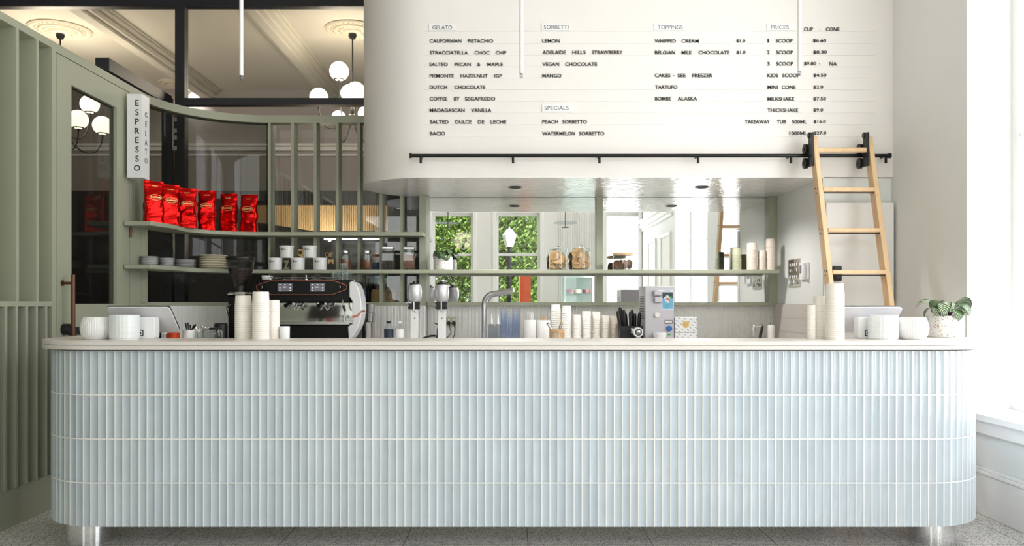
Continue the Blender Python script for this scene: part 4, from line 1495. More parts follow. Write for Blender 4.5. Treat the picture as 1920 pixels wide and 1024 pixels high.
BT = .991


def bar_stack(lab, px, top, yy, hw, taper, h, where):
    H = Z(top, yy) - BT
    n = round((H - h) / .0096) + 1
    r_ = hw * yy / 1500
    stack('paper_cup', 'cup', lab, X(px, yy), yy, BT, n, .0096, r_ - .0015, r_ * taper, H - (n - 1) * .0096, 'paper', where, .0015)


bar_stack('white cup in the upturned stack nearest the tablet stand', 456, 554, 3.905, 15.6, .90, .047, 'stack by the tablet')
bar_stack('white cup in the tallest upturned stack before the coffee machine', 489, 547, 3.865, 16.2, .90, .052, 'tallest stack by the machine')
bar_stack('white cup in the upturned stack nearest the machine drip tray', 513, 563, 3.936, 11.5, .91, .046, 'stack by the drip tray')
bar_stack('white cup in the tallest upturned stack under the ladder', 1565, 532, 3.845, 17.6, .88, .056, 'tallest stack under the ladder')
bar_stack('white cup in the second-tallest upturned stack under the ladder', 1538, 555, 3.932, 13.2, .90, .046, 'second stack under the ladder')
bar_stack('white cup in the shortest upturned stack by the soap dispenser', 1520.5, 572, 3.886, 8.6, .90, .042, 'shortest stack under the ladder')

YG = 6.02
gel = [(1042, 571, 9.2, 'paper_cool', 'behind the wooden brush pot'), (1062.5, 573, 9.0, 'paper_cool', 'just right of the wooden brush pot'), (1081.5, 590, 8.8, 'paper_cool', 'second short one from the brush pot'), (1100, 583.5, 8.9, 'paper_cool', 'third from the brush pot, with printed top'),
       (1118, 584.5, 8.1, 'paper', 'fourth from the brush pot'), (1135, 591.5, 7.9, 'paper', 'second from the black paddles'), (1151.5, 592.5, 7.9, 'paper_beige', 'nearest the black paddles')]
for i, (px, top, hw, m, lab) in enumerate(gel):
    yy = YG + (.12 if i == 0 else .0)
    s_ = yy / 1500
    H = Z(top, yy) - ZBN
    hc = .052
    pt = .0138
    n = int((H - hc) / pt) + 1
    hc = H - (n - 1) * pt
    stack('gelato_cup', 'cup', 'gelato cup stack ' + lab, X(px, yy), yy, ZBN, n, pt, hw * s_ - .001, hw * s_ * .91, hc, m, 'gelato stack ' + lab, .001)
YW = 6.24
for px, top, hw, m, lab in ((1381.5, 465.5, 8.6, 'paper_sage', 'sage green, nearest the cream machine'), (1410, 456, 10, 'paper_beige', 'beige, second of the shelf stacks'), (1428.5, 470, 7.6, 'paper_beige', 'beige, shortest of the shelf stacks'), (1444.5, 448, 8.8, 'paper_beige', 'beige, tallest of the shelf stacks')):
    s_ = YW / 1500
    H = Z(top, YW) - ZSH2
    pt = .0125
    n = int((H - .05) / pt) + 1
    stack('shelf_cup', 'cup', 'paper cup on the green shelf, ' + lab, X(px, YW), YW, ZSH2, n, pt, hw * s_ - .001, hw * s_ * .90, H - (n - 1) * pt, m, 'shelf stack ' + lab, .001)

# ------------------------------------------------------------------ bowls and pots on the bar ends


def ribbed_bowl(label, x, y):
    r, h = .072, .106
    t = MB()
    prof = [(0, 0), (r * .72, 0), (r * .80, .004), (r * .95, .026), (r * 1.0, .05), (r * .985, .066), (r * .90, .09), (r * .82, h - .003), (r * .80, h), (r * .77, h), (r * .75, h - .006), (r * .8, .07), (r * .8, .03), (0, .01)]
    t.lathe(prof[:8], 120, flute=40, fd=.0022, cap=False)
    t.lathe(prof[7:], 120, cap=False)
    o = t.build('ribbed_pot', 'ceramic', loc=(x, y, BT))
    return tag(o, label, 'pot', 'ribbed white pots on the bar')


def grid_pot(label, x, y, m):
    r, h = .068, .117
    b = MB()
    n = 96
    prof = [(0, 0), (r * .95, 0), (r * .96, .005)]
    z = .008
    for k_ in range(4):
        prof += [(r, z), (r, z + .0245), (r * .985, z + .0255)]
        z += .0265
    prof += [(r * .99, h - .002), (r * .97, h), (r * .93, h), (r * .92, .012), (0, .010)]
    b.lathe(prof, n, cap=False, flute=24, fd=.0016)
    o = b.build('grid_pot', m, loc=(x, y, BT), smooth=30)
    return tag(o, label, 'pot', 'grid patterned pots on the bar')


ribbed_bowl('white barrel-shaped ribbed pot on the bar end beside the green door', X(180.5, 3.86), 3.86)
ribbed_bowl('white barrel-shaped ribbed pot on the bar beside the pale striped plant', X(1711, 3.85), 3.85)
grid_pot('white cylindrical pot with grid relief before the tablet stand near the door', X(233.5, 3.85), 3.85, 'ceramic_cool')
grid_pot('white cylindrical pot with grid relief before the tablet stand under the ladder', X(1656, 3.85), 3.85, 'ceramic_cool')
YB_ = 3.93
b = MB().lathe([(0, 0), (.022, 0), (.0235, .004), (.0245, .058), (.0235, .06), (.022, .06), (.021, .01), (0, .01)], 32, cap=False).build('sugar_cup', 'ceramic_cool', loc=(X(534, YB_), YB_, BT))
tag(b, 'small pale cup beside the tall white cup stacks', 'cup')


# ------------------------------------------------------------------ tablet tills
def till(label, x0t, x1t, stand_x, flip):
    yt_, yb_ = 3.93, 4.06
    t = thing('tablet_till', label, 'till', (stand_x, 3.96, BT), 0, 'tablet tills on the bar')
    cx_ = t.location.x
    # tilted tablet: top edge leans towards the customer side
    zt, zb = Z(575, yt_) - BT, Z(622, yb_) - BT
    xa, xb = X(x0t, yt_) - cx_, X(x1t, yt_) - cx_
    d = Vector((0, yb_ - yt_, zb - zt))
    L = d.length
    q = math.atan2(d.z, d.y)
    Mx = Matrix.Translation((0, yt_ - 3.96, zt)) @ Matrix.Rotation(q, 4, 'X')
    rr = .016
    def rrect(x0, x1, y0, y1, r):
        return arc(x1 - r, y1 - r, r, 0, 90, 6) + arc(x0 + r, y1 - r, r, 90, 180, 6) + arc(x0 + r, y0 + r, r, 180, 270, 6) + arc(x1 - r, y0 + r, r, 270, 360, 6)
    MB().prism(rrect(xa, xb, 0, L, rr), -.008, 0, Mx).build('tablet_shell', 'tablet_shell', t, bev=.002)
    MB().prism(rrect(xa - .001, xb + .001, -.001, L + .001, rr), 0, .006, Mx).build('tablet_screen', 'black_plastic', t)
    w_ = .041
    zs = Z(594.5, 3.93) - BT
    MB().prism([(x_, z_) for x_, z_ in rrect(-w_, w_, .0, zs, .012)], 0, .055, Matrix.Translation((0, .015, 0)) @ Matrix.Rotation(pi / 2, 4, 'X')).build('stand', 'white_plastic', t, bev=.003)
    lg = MB()
    cz = Z(624.5, 3.92) - BT
    cxl = flip
    def frame_sq(o_, i_, y):
        out = rrect(cxl - o_, cxl + o_, cz - o_, cz + o_, o_ * .32)
        inn = rrect(cxl - i_, cxl + i_, cz - i_, cz + i_, i_ * .22)
        n = len(out)
        v = [(x_, y, z_) for x_, z_ in out] + [(x_, y, z_) for x_, z_ in inn]
        lg.add(v, [(i, (i + 1) % n, n + (i + 1) % n, n + i) for i in range(n)])
    frame_sq(.0155, .0108, -.0408)
    lg.add([(cxl - .0045, -.0408, cz - .0045), (cxl + .0045, -.0408, cz - .0045), (cxl + .0045, -.0408, cz + .0045), (cxl - .0045, -.0408, cz + .0045)], [(0, 1, 2, 3)])
    lg.build('square_emblem', 'ink', t, label='black square-in-square emblem', smooth=0)


till('white tablet till leaning on a white stand near the green door', 199.5, 318, X(276, 3.93), -.029)
till('white tablet till leaning on a white stand under the ladder foot', 1574, 1692.5, X(1623.5, 3.93), .006)
# ------------------------------------------------------------------ espresso machine
YMc = 5.72
cxm = X(566, YMc)
em = thing('espresso_machine', 'black two-group espresso machine with copper outline and white curved side on the back bench', 'coffee machine', (cxm, YMc, ZBN))
ex = lambda px: X(px, YMc) - cxm
ez = lambda py: Z(py, YMc) - ZBN
XZ = Matrix.Rotation(pi / 2, 4, 'X')       # plan prism turned upright: (x, y) -> (x, z), depth towards -Y


def upright(mb, poly, y0, y1):
    """polygon in x-z extruded from depth y0 to y1"""
    n = len(poly)
    v = [(x, y0, z) for x, z in poly] + [(x, y1, z) for x, z in poly]
    f = [tuple(range(n)), tuple(reversed(range(n, 2 * n)))]
    for i in range(n):
        j = (i + 1) % n
        f.append((i, n + i, n + j, j))
    mb.add(v, f)
    return mb


MB().box(ex(468), ex(656), .03, .50, 0, ez(609)).build('base', 'machine_black', em, bev=.004)
MB().box(ex(468), ex(656), -.03, .24, ez(608.5), ez(605.5)).build('drip_tray', 'steel', em, bev=.002)
MB().box(ex(470), ex(657), .20, .24, ez(605.5), ez(563)).build('back_panel', 'chrome', em)
MB().box(ex(480), ex(657), .01, .50, ez(568), ez(525)).build('head', 'machine_black', em, bev=.012)
oc = [(482, 536), (486, 533.5), (511, 525.8), (624, 525.8), (648, 534), (651, 537), (651, 541), (647, 544), (624, 552.5), (511, 552.5), (486, 545), (482, 542)]
upright(MB(), [(ex(a), ez(b)) for a, b in reversed(oc)], -.012, .02).build('front_panel', 'machine_black', em, smooth=0)
MB().tube([(ex(a), -.013, ez(b)) for a, b in oc], .0024, 6, closed=True).build('outline_strip', 'copper', em, label='thin copper outline')
for a in (522, 583):
    sc_ = MB().box(ex(a), ex(a + 27), -.016, -.010, ez(546.5), ez(531.5)).build('display', 'screen', em, label='grey touch display')
    mk_ = MB()
    for px, py in ((a + 4, 534), (a + 13.5, 534), (a + 23, 534), (a + 4, 540), (a + 23, 540), (a + 4, 545), (a + 23, 545)):
        mk_.box(ex(px - 1), ex(px + 1), -.0175, -.016, ez(py + .7), ez(py - .7))
    mk_.tube([(ex(a + 10), -.0168, ez(540)), (ex(a + 12), -.0168, ez(537.5)), (ex(a + 13), -.0168, ez(540)), (ex(a + 15), -.0168, ez(538)), (ex(a + 17), -.0168, ez(539))], .0015, 5)
    mk_.build('display_marks', 'screen_mark', sc_, smooth=0)
for px in (493, 638):
    MB().cyl((ex(px), -.012, ez(539)), (ex(px), -.034, ez(539)), .016, .013, n=20).build('steam_knob', 'machine_black', em, bev=.002)
    MB().tube([(ex(px) + .008 * cos(R(t_)), -.035, ez(539) + .008 * sin(R(t_))) for t_ in range(-80, 100, 20)], .0018, 6).build('knob_mark', 'chrome', em)
for px in (541, 602):
    gh = MB().lathe([(0, ez(557)), (.048, ez(557)), (.048, ez(564)), (.040, ez(565)), (0, ez(565))], 28, c=(ex(px), .10, 0), cap=False).build('group_head', 'machine_black', em)
    MB().lathe([(.036, ez(564)), (.038, ez(567)), (.038, ez(571)), (.030, ez(574)), (0, ez(574))], 28, c=(ex(px), .10, 0), cap=False).build('portafilter', 'chrome', gh)
    MB().tube([(ex(px), .07, ez(570)), (ex(px), .0, ez(571)), (ex(px) , -.07, ez(573))], [.010, .013, .015], 12).build('portafilter_handle', 'machine_black', gh)
    sp_ = MB()
    for s_ in (-1, 1):
        sp_.tube([(ex(px), .09, ez(573)), (ex(px) + s_ * .014, .09, ez(577)), (ex(px) + s_ * .024, .09, ez(582))], .006, 8)
    sp_.build('twin_spout', 'chrome', gh)
MB().tube([(ex(571), .03, ez(562)), (ex(571), .02, ez(566)), (ex(571), .03, ez(572))], .007, 10).build('water_spout', 'chrome', em)
for pts in (((641, 560), (643, 570), (648, 583), (647, 604)), ((653, 565), (655, 575), (660, 582))):
    MB().tube([(ex(a), .02 - .02 * i, ez(b)) for i, (a, b) in enumerate(pts)], .0055, 10).build('steam_wand', 'chrome', em)
MB().tube([(ex(644.5), -.015, ez(573)), (ex(648), -.021, ez(583))], .0095, 10).build('wand_grip', 'black_plastic', em)
side = [(656, 556), (656, 530), (661, 527.5), (668, 531), (674, 543), (678, 560), (679.5, 580), (677, 600), (671, 617), (664, 629), (658, 636), (655, 636), (653.5, 612), (662, 607), (662, 566)]
upright(MB(), [(ex(a), ez(b)) for a, b in side], -.025, .16).build('side_panel', 'machine_white', em, label='pearl white curved side panel', bev=.006, smooth=40)
upright(MB(), [(ex(a), ez(b)) for a, b in ((662, 596.5), (662, 592), (671, 590.5), (679.6, 582), (679.9, 584.5), (672, 594))], -.028, .10).build('side_stripe', 'copper', em, smooth=0)
e2 = lambda px: X(px, 5.915) - cxm
z2 = lambda py: Z(py, 5.915) - ZBN
lt_ = MB().text('M', e2(642), z2(596.5), e2(647.5) - e2(642), z2(591.5) - z2(596.5), .1995, .001, .0).text('8', e2(650.5), z2(596.5), e2(654.5) - e2(650.5), z2(591.5) - z2(596.5), .1995, .001, .0)
lt_.build('lettering', 'ink', em, smooth=0)
rl_ = MB().tube([(ex(505), .03, ez(521)), (ex(560), .03, ez(521)), (ex(640), .03, ez(521)), (ex(640), .46, ez(521)), (ex(505), .46, ez(521))], .003, 8, closed=True)
for a in (505, 572, 640):
    for yy in (.03, .46):
        rl_.cyl((ex(a), yy, ez(525)), (ex(a), yy, ez(521)), .003, n=8)
rl_.build('cup_rail', 'chrome', em)
ZTOP = ZBN + ez(525)


def tumbler(x, y, z, label, r=.030, h=.062):
    b = MB().lathe([(0, .006), (r * .74, .004), (r * .78, 0), (r * .82, .006), (r, h), (r * .95, h), (r * .78, .010), (0, .010)], 24, flute=12, fd=.0012, cap=False)
    return tag(b.build('glass_tumbler', 'jar_glass', loc=(x, y, z)), label, 'glass', 'tumblers on the coffee machine')


YTm = 5.82
tumbler(X(628, YTm), YTm, ZTOP, 'clear glass tumbler on the machine, lower row closest to the cloth')
tumbler(X(645.5, YTm - .01), YTm - .01, ZTOP, 'clear glass tumbler on the machine carrying another tumbler')
tumbler(X(637, YTm + .075), YTm + .075, ZTOP, 'clear glass tumbler in the back of the lower row on the machine')
tumbler(X(653, YTm + .07), YTm + .07, ZTOP, 'clear glass tumbler on the machine nearest its white side')
tumbler(X(646, YTm), YTm - .01, ZTOP + .0625, 'clear glass tumbler stacked on top of the other tumblers')
b = MB().lathe([(0, 0), (.022, 0), (.030, .01), (.033, .036), (.030, .036), (.026, .012), (0, .006)], 24, cap=False).tube([(.030, 0, .030), (.045, 0, .028), (.044, 0, .012), (.027, 0, .010)], .004, 8)
tag(b.build('coffee_cup', 'ceramic', loc=(X(499, 5.85), 5.85, ZTOP)), 'white coffee cup on the left end of the espresso machine', 'cup')
cl = MB()
ncl = 18
for i in range(ncl + 1):
    for j in range(7):
        u, v_ = i / ncl, j / 6
        x = X(572 + 38 * u, 5.84) - X(591, 5.84)
        zz = .006 + .026 * sin(pi * u) ** .7 * (.6 + .4 * sin(v_ * pi)) * (.55 + .45 * u) + .004 * sin(9 * u + 4 * v_)
        cl.v.append((x, -.05 + .1 * v_, zz))
for i in range(ncl):
    for j in range(6):
        cl.f.append([i * 7 + j, i * 7 + j + 1, i * 7 + j + 8, i * 7 + j + 7])
cl.mi = [0] * len(cl.f)
o = cl.build('bar_cloth', 'black_plastic', loc=(X(591, 5.84), 5.84, ZTOP), recalc=False)
so_ = o.modifiers.new('thick', 'SOLIDIFY'); so_.thickness = .006; so_.offset = -1
tag(o, 'crumpled black bar cloth lying on the espresso machine', 'cloth')
b = MB().lathe([(.016, 0), (.016, .008), (.006, .012), (.004, .026), (.009, .03), (.006, .038), (0, .04)], 16)
tag(b.build('tamper', 'chrome', loc=(X(574, 5.79), 5.79, ZTOP)), 'small bright tamper standing on the espresso machine beside the cloth', 'tamper')

# ------------------------------------------------------------------ grinder
YGr = 5.93
gx = X(451, YGr)
gz = lambda py: Z(py, YGr) - ZBN
gd = thing('coffee_grinder', 'coffee grinder with clear cone hopper of dark beans behind the cup stacks', 'grinder', (gx, YGr, ZBN))
s_ = YGr / 1500
MB().lathe([(10.5 * s_, gz(540)), (12 * s_, gz(536)), (23.5 * s_, gz(505)), (25.5 * s_, gz(487))], 40, cap=False).build('hopper', 'jar_glass', gd)
hp = MB().lathe([(0, gz(540)), (9.5 * s_, gz(540)), (11 * s_, gz(536)), (22 * s_, gz(507)), (22.4 * s_, gz(504)), (12 * s_, gz(502.5)), (0, gz(503.5))], 36, cap=False).build('coffee_beans', 'beans', gd)
hp['kind'] = 'stuff'
MB().lathe([(0, gz(488)), (25.8 * s_, gz(488)), (26.6 * s_, gz(486)), (26.4 * s_, gz(483)), (24 * s_, gz(481.5)), (0, gz(481.5))], 40, cap=False).build('hopper_lid', 'black_plastic', gd)
MB().lathe([(0, gz(548)), (12 * s_, gz(548)), (11 * s_, gz(537)), (0, gz(537))], 28, cap=False).build('collar', 'black_plastic', gd)
MB().lathe([(0, gz(553)), (23 * s_, gz(553)), (24 * s_, gz(551)), (22 * s_, gz(548)), (0, gz(548))], 36, cap=False).build('chrome_deck', 'chrome', gd)
MB().box(-.07, .075, -.07, .12, 0, gz(553)).build('body', 'machine_black', gd, bev=.012)
MB().box(-.09, .09, -.15, -.06, 0, .02).build('base', 'machine_black', gd, bev=.004)
MB().tube([(-.04, -.09, gz(572)), (-.065, -.12, gz(577)), (-.045, -.13, gz(592))], .006, 8).build('dosing_fork', 'chrome', gd)

# ------------------------------------------------------------------ small things on the inner worktop
ZIN, YI = .89, 4.15
iz = lambda py: Z(py, YI) - ZIN


def vessel(name, label, cat, px, r, py_top, m, loc_y=YI, z=ZIN, n=32, taper=.92):
    h = Z(py_top, loc_y) - z
    t = thing(name, label, cat, (X(px, loc_y), loc_y, z))
    MB().lathe([(0, 0), (r * taper, 0), (r * (taper + .02), .004), (r, h - .002), (r * .98, h), (r * .93, h), (r * (taper - .06), .006), (0, .006)], n, cap=False).build('cup_body', m, t)
    return t, h


cc, hc_ = vessel('cutlery_cup', 'white cup of dark handled cutlery beside the tablet till', 'cup', 354.5, .032, 619, 'ceramic')
for i, (dx, tx, pt) in enumerate(((-.012, -.018, 606), (-.004, -.006, 605), (.006, .006, 609), (.012, .026, 610), (.016, .036, 608))):
    b = MB().tube([(dx * .5, 0, .008), (dx, 0, hc_), (tx, .0, Z(pt, YI) - ZIN)], [.002, .0025, .0045], 8)
    tag(b.build('cutlery', 'black_metal', loc=tuple(cc.location)), 'dark metal handle in the white cutlery cup', 'cutlery', 'cutlery in the white cup')
sg_, hs_ = vessel('spoon_glass', 'clear glass of teaspoons between the cutlery cup and the lidded jar', 'glass', 377, .027, 622, 'jar_glass')
for i, (dx, tx, pt) in enumerate(((-.014, -.028, 615), (-.006, -.012, 618), (.002, .004, 613), (.008, .020, 615), (.014, .034, 616), (.004, .014, 619))):
    b = MB().tube([(dx * .5, 0, .008), (dx, .0, hs_), (tx, .0, Z(pt, YI) - ZIN)], [.002, .002, .003], 8).sphere((tx, 0, Z(pt, YI) - ZIN), .006, 10, 8, (1, .4, 1.5))
    tag(b.build('teaspoon', 'steel', loc=tuple(sg_.location)), 'steel teaspoon standing in the clear glass', 'spoon', 'teaspoons in the glass')
jar('lidded_jar', 'small glass jar of pinkish sweets with dark lid by the grinder', (X(404, YI), YI, ZIN), .036, iz(614.5), 'pink_food', .068, 'black_metal', neck=.85, lid_h=.010)
b = MB().lathe([(0, 0), (.030, 0), (.031, .003), (.031, iz(624.5)), (.028, iz(624)), (0, iz(624))], 28, cap=False)
tag(b.build('orange_tin', 'orange', loc=(X(325.5, YI), YI, ZIN)), 'orange tin under the tilted tablet', 'tin')
b = MB().box(-.018, .018, -.03, .03, 0, iz(622))
tag(b.build('card_reader', 'black_plastic', loc=(X(296, YI), YI, ZIN), bev=.004), 'small black card reader under the tilted tablet', 'card reader')
b = MB().box(-.012, .012, -.02, .02, 0, iz(624))
tag(b.build('receipt_roll_box', 'white_plastic', loc=(X(309, YI), YI, ZIN), bev=.004), 'small white box between the card reader and the orange tin', 'box')
kb = MB().lathe([(0, 0), (.045, 0), (.047, .006), (.047, Z(608, 5.75) - ZBN), (.040, Z(606, 5.75) - ZBN), (0, Z(606, 5.75) - ZBN)], 30, cap=False)
tag(kb.build('knock_box', 'black_plastic', loc=(X(414, 5.75), 5.75, ZBN)), 'black round knock box behind the lidded sweets jar', 'knock box')

# ------------------------------------------------------------------ jugs, bottles, mixers
YU = 5.965
uz = lambda py: Z(py, YU) - ZBN


def jug(label, px, r0, r1, z, h, spout=True):
    b = MB().lathe([(0, 0), (r0 * .96, 0), (r0, .003), (r1, h - .002), (r1 * 1.03, h), (r1 * .97, h), (r0 * .94, .006), (0, .006)], 32, cap=False)
    o = b.build('steel_jug', 'steel', loc=(X(px, YU), YU, z))
    return tag(o, label, 'jug', 'steel jugs beside the espresso machine')


jug('large steel jug beside the machine, carrying two smaller ones', 690.5, .040, .0475, ZBN, uz(604))
jug('small steel jug in the middle of the three-jug stack', 693.5, .037, .040, Z(604, YU) + .001, .066)
jug('small steel jug on top of the three-jug stack', 693.5, .036, .0395, Z(604, YU) + .0685, .066)


def bottle(label, px, m, capm):
    y_ = 5.9
    z_ = lambda py: Z(py, y_) - ZBN
    t = thing('syrup_bottle', label, 'bottle', (X(px, y_), y_, ZBN), 0, 'small bottles beside the jugs')
    r = .0345
    MB().lathe([(0, 0), (r * .97, 0), (r, .004), (r, z_(615)), (r * .85, z_(612)), (r * .45, z_(609)), (r * .42, z_(606))], 28, cap=False).build('glass_body', 'jar_glass', t)
    MB().lathe([(r * 1.01, z_(633)), (r * 1.015, z_(617))], 28, cap=False).build('printed_label', m, t)
    MB().lathe([(0, z_(606.5)), (r * .5, z_(606.5)), (r * .5, z_(602.2)), (0, z_(602))], 20, cap=False).build('cap', capm, t)


bottle('small bottle with dark navy label and black cap', 729, 'navy', 'black_plastic')
bottle('small bottle with white label and white cap', 748.5, 'white_plastic', 'white_plastic')


def mixer(label, px):
    y_ = 5.92
    c = X(px, y_)
    zz = lambda py: Z(py, y_) - ZBN
    k_ = y_ / 1500
    t = thing('drink_mixer', label, 'mixer', (c, y_, ZBN), 0, 'silver drink mixers on white posts')
    MB().box(-7.2 * k_, 7.2 * k_, -.012, .05, 0, zz(579)).build('post', 'white_plastic', t, bev=.004)
    MB().box(-7.2 * k_ - .05, 7.2 * k_ + .02, -.10, .06, -.0, .014).build('base', 'white_plastic', t, bev=.004)
    cp = MB()
    cp.box(-9 * k_, 9 * k_, -.03, .045, zz(580), zz(566))
    for s_ in (-1, 1):
        for py in (569, 577):
            cp.cyl((s_ * 8.8 * k_, -.015, zz(py)), (s_ * 8.8 * k_, -.034, zz(py)), .011, n=12)
    cp.build('clamp', 'black_plastic', t, bev=.002)
    MB().box(-.003, .006, -.038, -.028, zz(583), zz(566)).box(.006, .022, -.022, -.012, zz(585), zz(580)).build('spindle_guide', 'steel', t)
    MB().lathe([(0, zz(566)), (10 * k_, zz(566)), (12 * k_, zz(563)), (13.4 * k_, zz(556)), (13.8 * k_, zz(547)), (13.0 * k_, zz(538)), (11.2 * k_, zz(534)), (0, zz(534))], 36, c=(0, .01, 0), cap=False).lathe([(13.9 * k_, zz(547.6)), (14.0 * k_, zz(547)), (13.9 * k_, zz(546.4))], 36, c=(0, .01, 0), cap=False).build('motor_head', 'silver_paint', t)
    MB().lathe([(0, zz(534)), (9.5 * k_, zz(534)), (9.5 * k_, zz(531.5)), (4 * k_, zz(530.5)), (3 * k_, zz(528)), (0, zz(527.5))], 24, c=(0, .01, 0), cap=False).build('top_cap', 'black_plastic', t)
    MB().box(-.001, .007, -.0128, -.0118, zz(598), zz(596)).build('badge', 'ink', t)
    return t


m1 = mixer('silver milkshake mixer on a white post before the black panel', 777)
mixer('silver milkshake mixer on a white post before the leafy mirror', 828)
MB().lathe([(0, Z(568.5, 5.9) - ZBN), (.035, Z(568.5, 5.9) - ZBN), (.036, Z(567, 5.9) - ZBN), (0, Z(566, 5.9) - ZBN)], 24, c=(-.035, .0, 0), cap=False).build('drip_saucer', 'white_plastic', m1)

so_t = thing('power_outlet', 'beige metal double power outlet on the white tiles between mixer and tap', 'power outlet', (X(846.5, 6.511), 6.511, Z(603.5, 6.511)))
ow = 8.8 * 6.511 / 1500
MB().box(-ow, ow, -.008, .0, -ow * 1.05, ow * 1.05).build('face_plate', 'socket', so_t, bev=.002)
for dx in (-.5, .5):
    MB().cyl((dx * ow * 1.1, -.008, -.010), (dx * ow * 1.1, -.045, -.010), .0155, n=20).build('plug', 'black_plastic', so_t, bev=.003)
    MB().box(dx * ow * 1.1 - .006, dx * ow * 1.1 + .006, -.011, -.008, .012, .024).build('rocker', 'white_plastic', so_t)
yc_ = 6.0
def cpt(px, py, dy=0):
    return P(px, py, yc_ + dy)
cb = MB()
cb.tube([P(842, 606, 6.46), P(843, 613, 6.44), P(846, 624, 6.3), P(838, 634, 6.1), P(820, 636, 6.02)], .004, 8)
cb.tube([P(851, 606, 6.46), P(853, 615, 6.44), P(852, 628, 6.3), P(846, 640, 6.1), P(832, 640, 6.02)], .004, 8)
cb.v = [tuple(Vector(p) - so_t.location) for p in cb.v]
cb.build('cord', 'black_plastic', so_t, label='black cords hanging from the plugs')
lp = []
for i in range(61):
    t = i / 60 * 2 * pi * 3
    lp.append((X(803, 6.1) + (.072 - .004 * i / 60) * cos(t), 6.1 + .05 * sin(t), ZBN + .045 + .028 * sin(t + .6) + .010 * (i / 60)))
lp += [tuple(P(820, 617, 6.12)), tuple(P(823, 609, 6.2)), tuple(P(815, 606, 6.2))]
tag(MB().tube(lp, .0042, 8).build('coiled_cable', 'black_plastic'), 'black cable coiled on the bench between the two mixers', 'cable')

# ------------------------------------------------------------------ tap, bottles, cups, canisters
tp_ = thing('bench_tap', 'tall bent brushed steel tap in front of the leafy mirror', 'tap', (X(907.5, 6.15), 6.15, ZBN))
rel = lambda px, py, dy=0: (X(px, 6.15 + dy) - X(907.5, 6.15), dy, Z(py, 6.15 + dy) - ZBN)
crv = [(0, 0, .002), rel(907.5, 600), rel(907.5, 575)]
for i in range(9):
    a = R(180 - 80 * i / 8)
    crv.append(rel(927.5 + 20 * cos(a), 570 - 20 * sin(a), -.01 * i / 8))
crv += [rel(945, 547, -.03), rel(963, 543.5, -.05)]
MB().tube(crv, .0185, 16).build('spout_pipe', 'steel', tp_)
MB().lathe([(.03, 0), (.03, .012), (.02, .02)], 24).build('base_ring', 'steel', tp_)
for px, lab in ((921.5, 'cloudy squeeze bottle closest to the steel tap'), (933.5, 'cloudy squeeze bottle closer to the clear cup stacks')):
    y_ = 5.95 if px < 930 else 5.90
    zz = lambda py: Z(py, y_) - ZBN
    t = thing('squeeze_bottle', lab, 'bottle', (X(px, y_), y_, ZBN), 0, 'squeeze bottles by the tap')
    MB().lathe([(0, 0), (.023, 0), (.024, .004), (.024, zz(613)), (.020, zz(609)), (.012, zz(607))], 24, cap=False).build('bottle_body', 'frosty_plastic', t)
    MB().lathe([(0, zz(608)), (.013, zz(608)), (.010, zz(604)), (.0035, zz(590)), (0, zz(589.5))], 20, cap=False).build('nozzle', 'white_plastic', t)
pc = 0
for px, top, lab in ((944.5, 574.5, 'nearest the squeeze bottles'), (957, 583, 'shortest, in the middle'), (968.5, 573.5, 'nearest the straw canister')):
    y_ = 6.08 if px != 957 else 5.94
    H = Z(top, y_) - ZBN
    rr = .028 if px != 957 else .021
    first = MB().lathe([(0, .003), (rr * .72, .003), (rr * .74, 0), (rr, .108), (rr * 1.07, .109), (rr * 1.07, .113), (rr * .98, .113)], 24, cap=False).build('plastic_cup', 'blue_plastic')
    n = int((H - .113) / .022) + 1
    for j in range(n):
        o = first if j == 0 else first.copy()
        if j:
            COL.objects.link(o)
        o.location = (X(px, y_), y_, ZBN + j * .022)
        if j == n - 1:
            tag(o, 'topmost clear plastic cup of the stack ' + lab, 'cup')
        else:
            tag(o, 'clear plastic cup below the topmost, stack ' + lab, 'cup', 'nested clear cups: ' + lab)
y_ = 5.93
for px, w_, top, lab in ((993.5, 11.4, 600, 'tall white canister filled with white straws'), (1019.5, 12.6, 600.5, 'wide white canister of wooden sticks behind the brush pot')):
    yy = y_ if px < 1000 else 6.02
    t, h = vessel('canister', lab, 'canister', px, w_ * yy / 1500, top, 'white_plastic', yy, ZBN, taper=.97)
    rg = random.Random(int(px))
    if px < 1000:
        for i in range(18):
            a, q = i * 2.4, (i / 18) ** .5 * .030
            o = MB().tube([(q * cos(a), q * sin(a), .01), (q * cos(a) * 1.04, q * sin(a) * 1.04, h + rg.uniform(.046, .062))], .0038, 8, cap=False).build('paper_straw', 'ceramic', loc=tuple(t.location))
            tag(o, 'white paper straw standing in the tall white canister', 'straw', 'white straws in the canister')
    else:
        for i in range(5):
            dx = -.022 + .006 * i
            o = MB().box(-.003, .003, -.001, .001, .01, h + rg.uniform(.018, .034)).build('wooden_stick', 'pale_wood', loc=(t.location[0] + dx, t.location[1] - .01, t.location[2]))
            tag(o, 'wooden stirring stick in the wide white canister', 'stick', 'wooden sticks in the wide canister')
yy = 5.80
bp_ = thing('brush_pot', 'round pale wood pot with slatted side holding two markers', 'pot', (X(1044, yy), yy, ZBN))
zz = lambda py: Z(py, yy) - ZBN
rp = 14.5 * yy / 1500
MB().lathe([(rp * .98, zz(624)), (rp, zz(623)), (rp, zz(617.5)), (rp * .98, zz(617)), (rp * .86, zz(617)), (rp * .86, zz(624))], 36, cap=False).build('rim_ring', 'pale_wood', bp_)
MB().lathe([(0, 0), (rp * .86, 0), (rp * .86, zz(621)), (rp * .8, zz(621)), (rp * .8, .004), (0, .004)], 36, cap=False).build('inner_cup', 'white_plastic', bp_)
sl_ = MB()
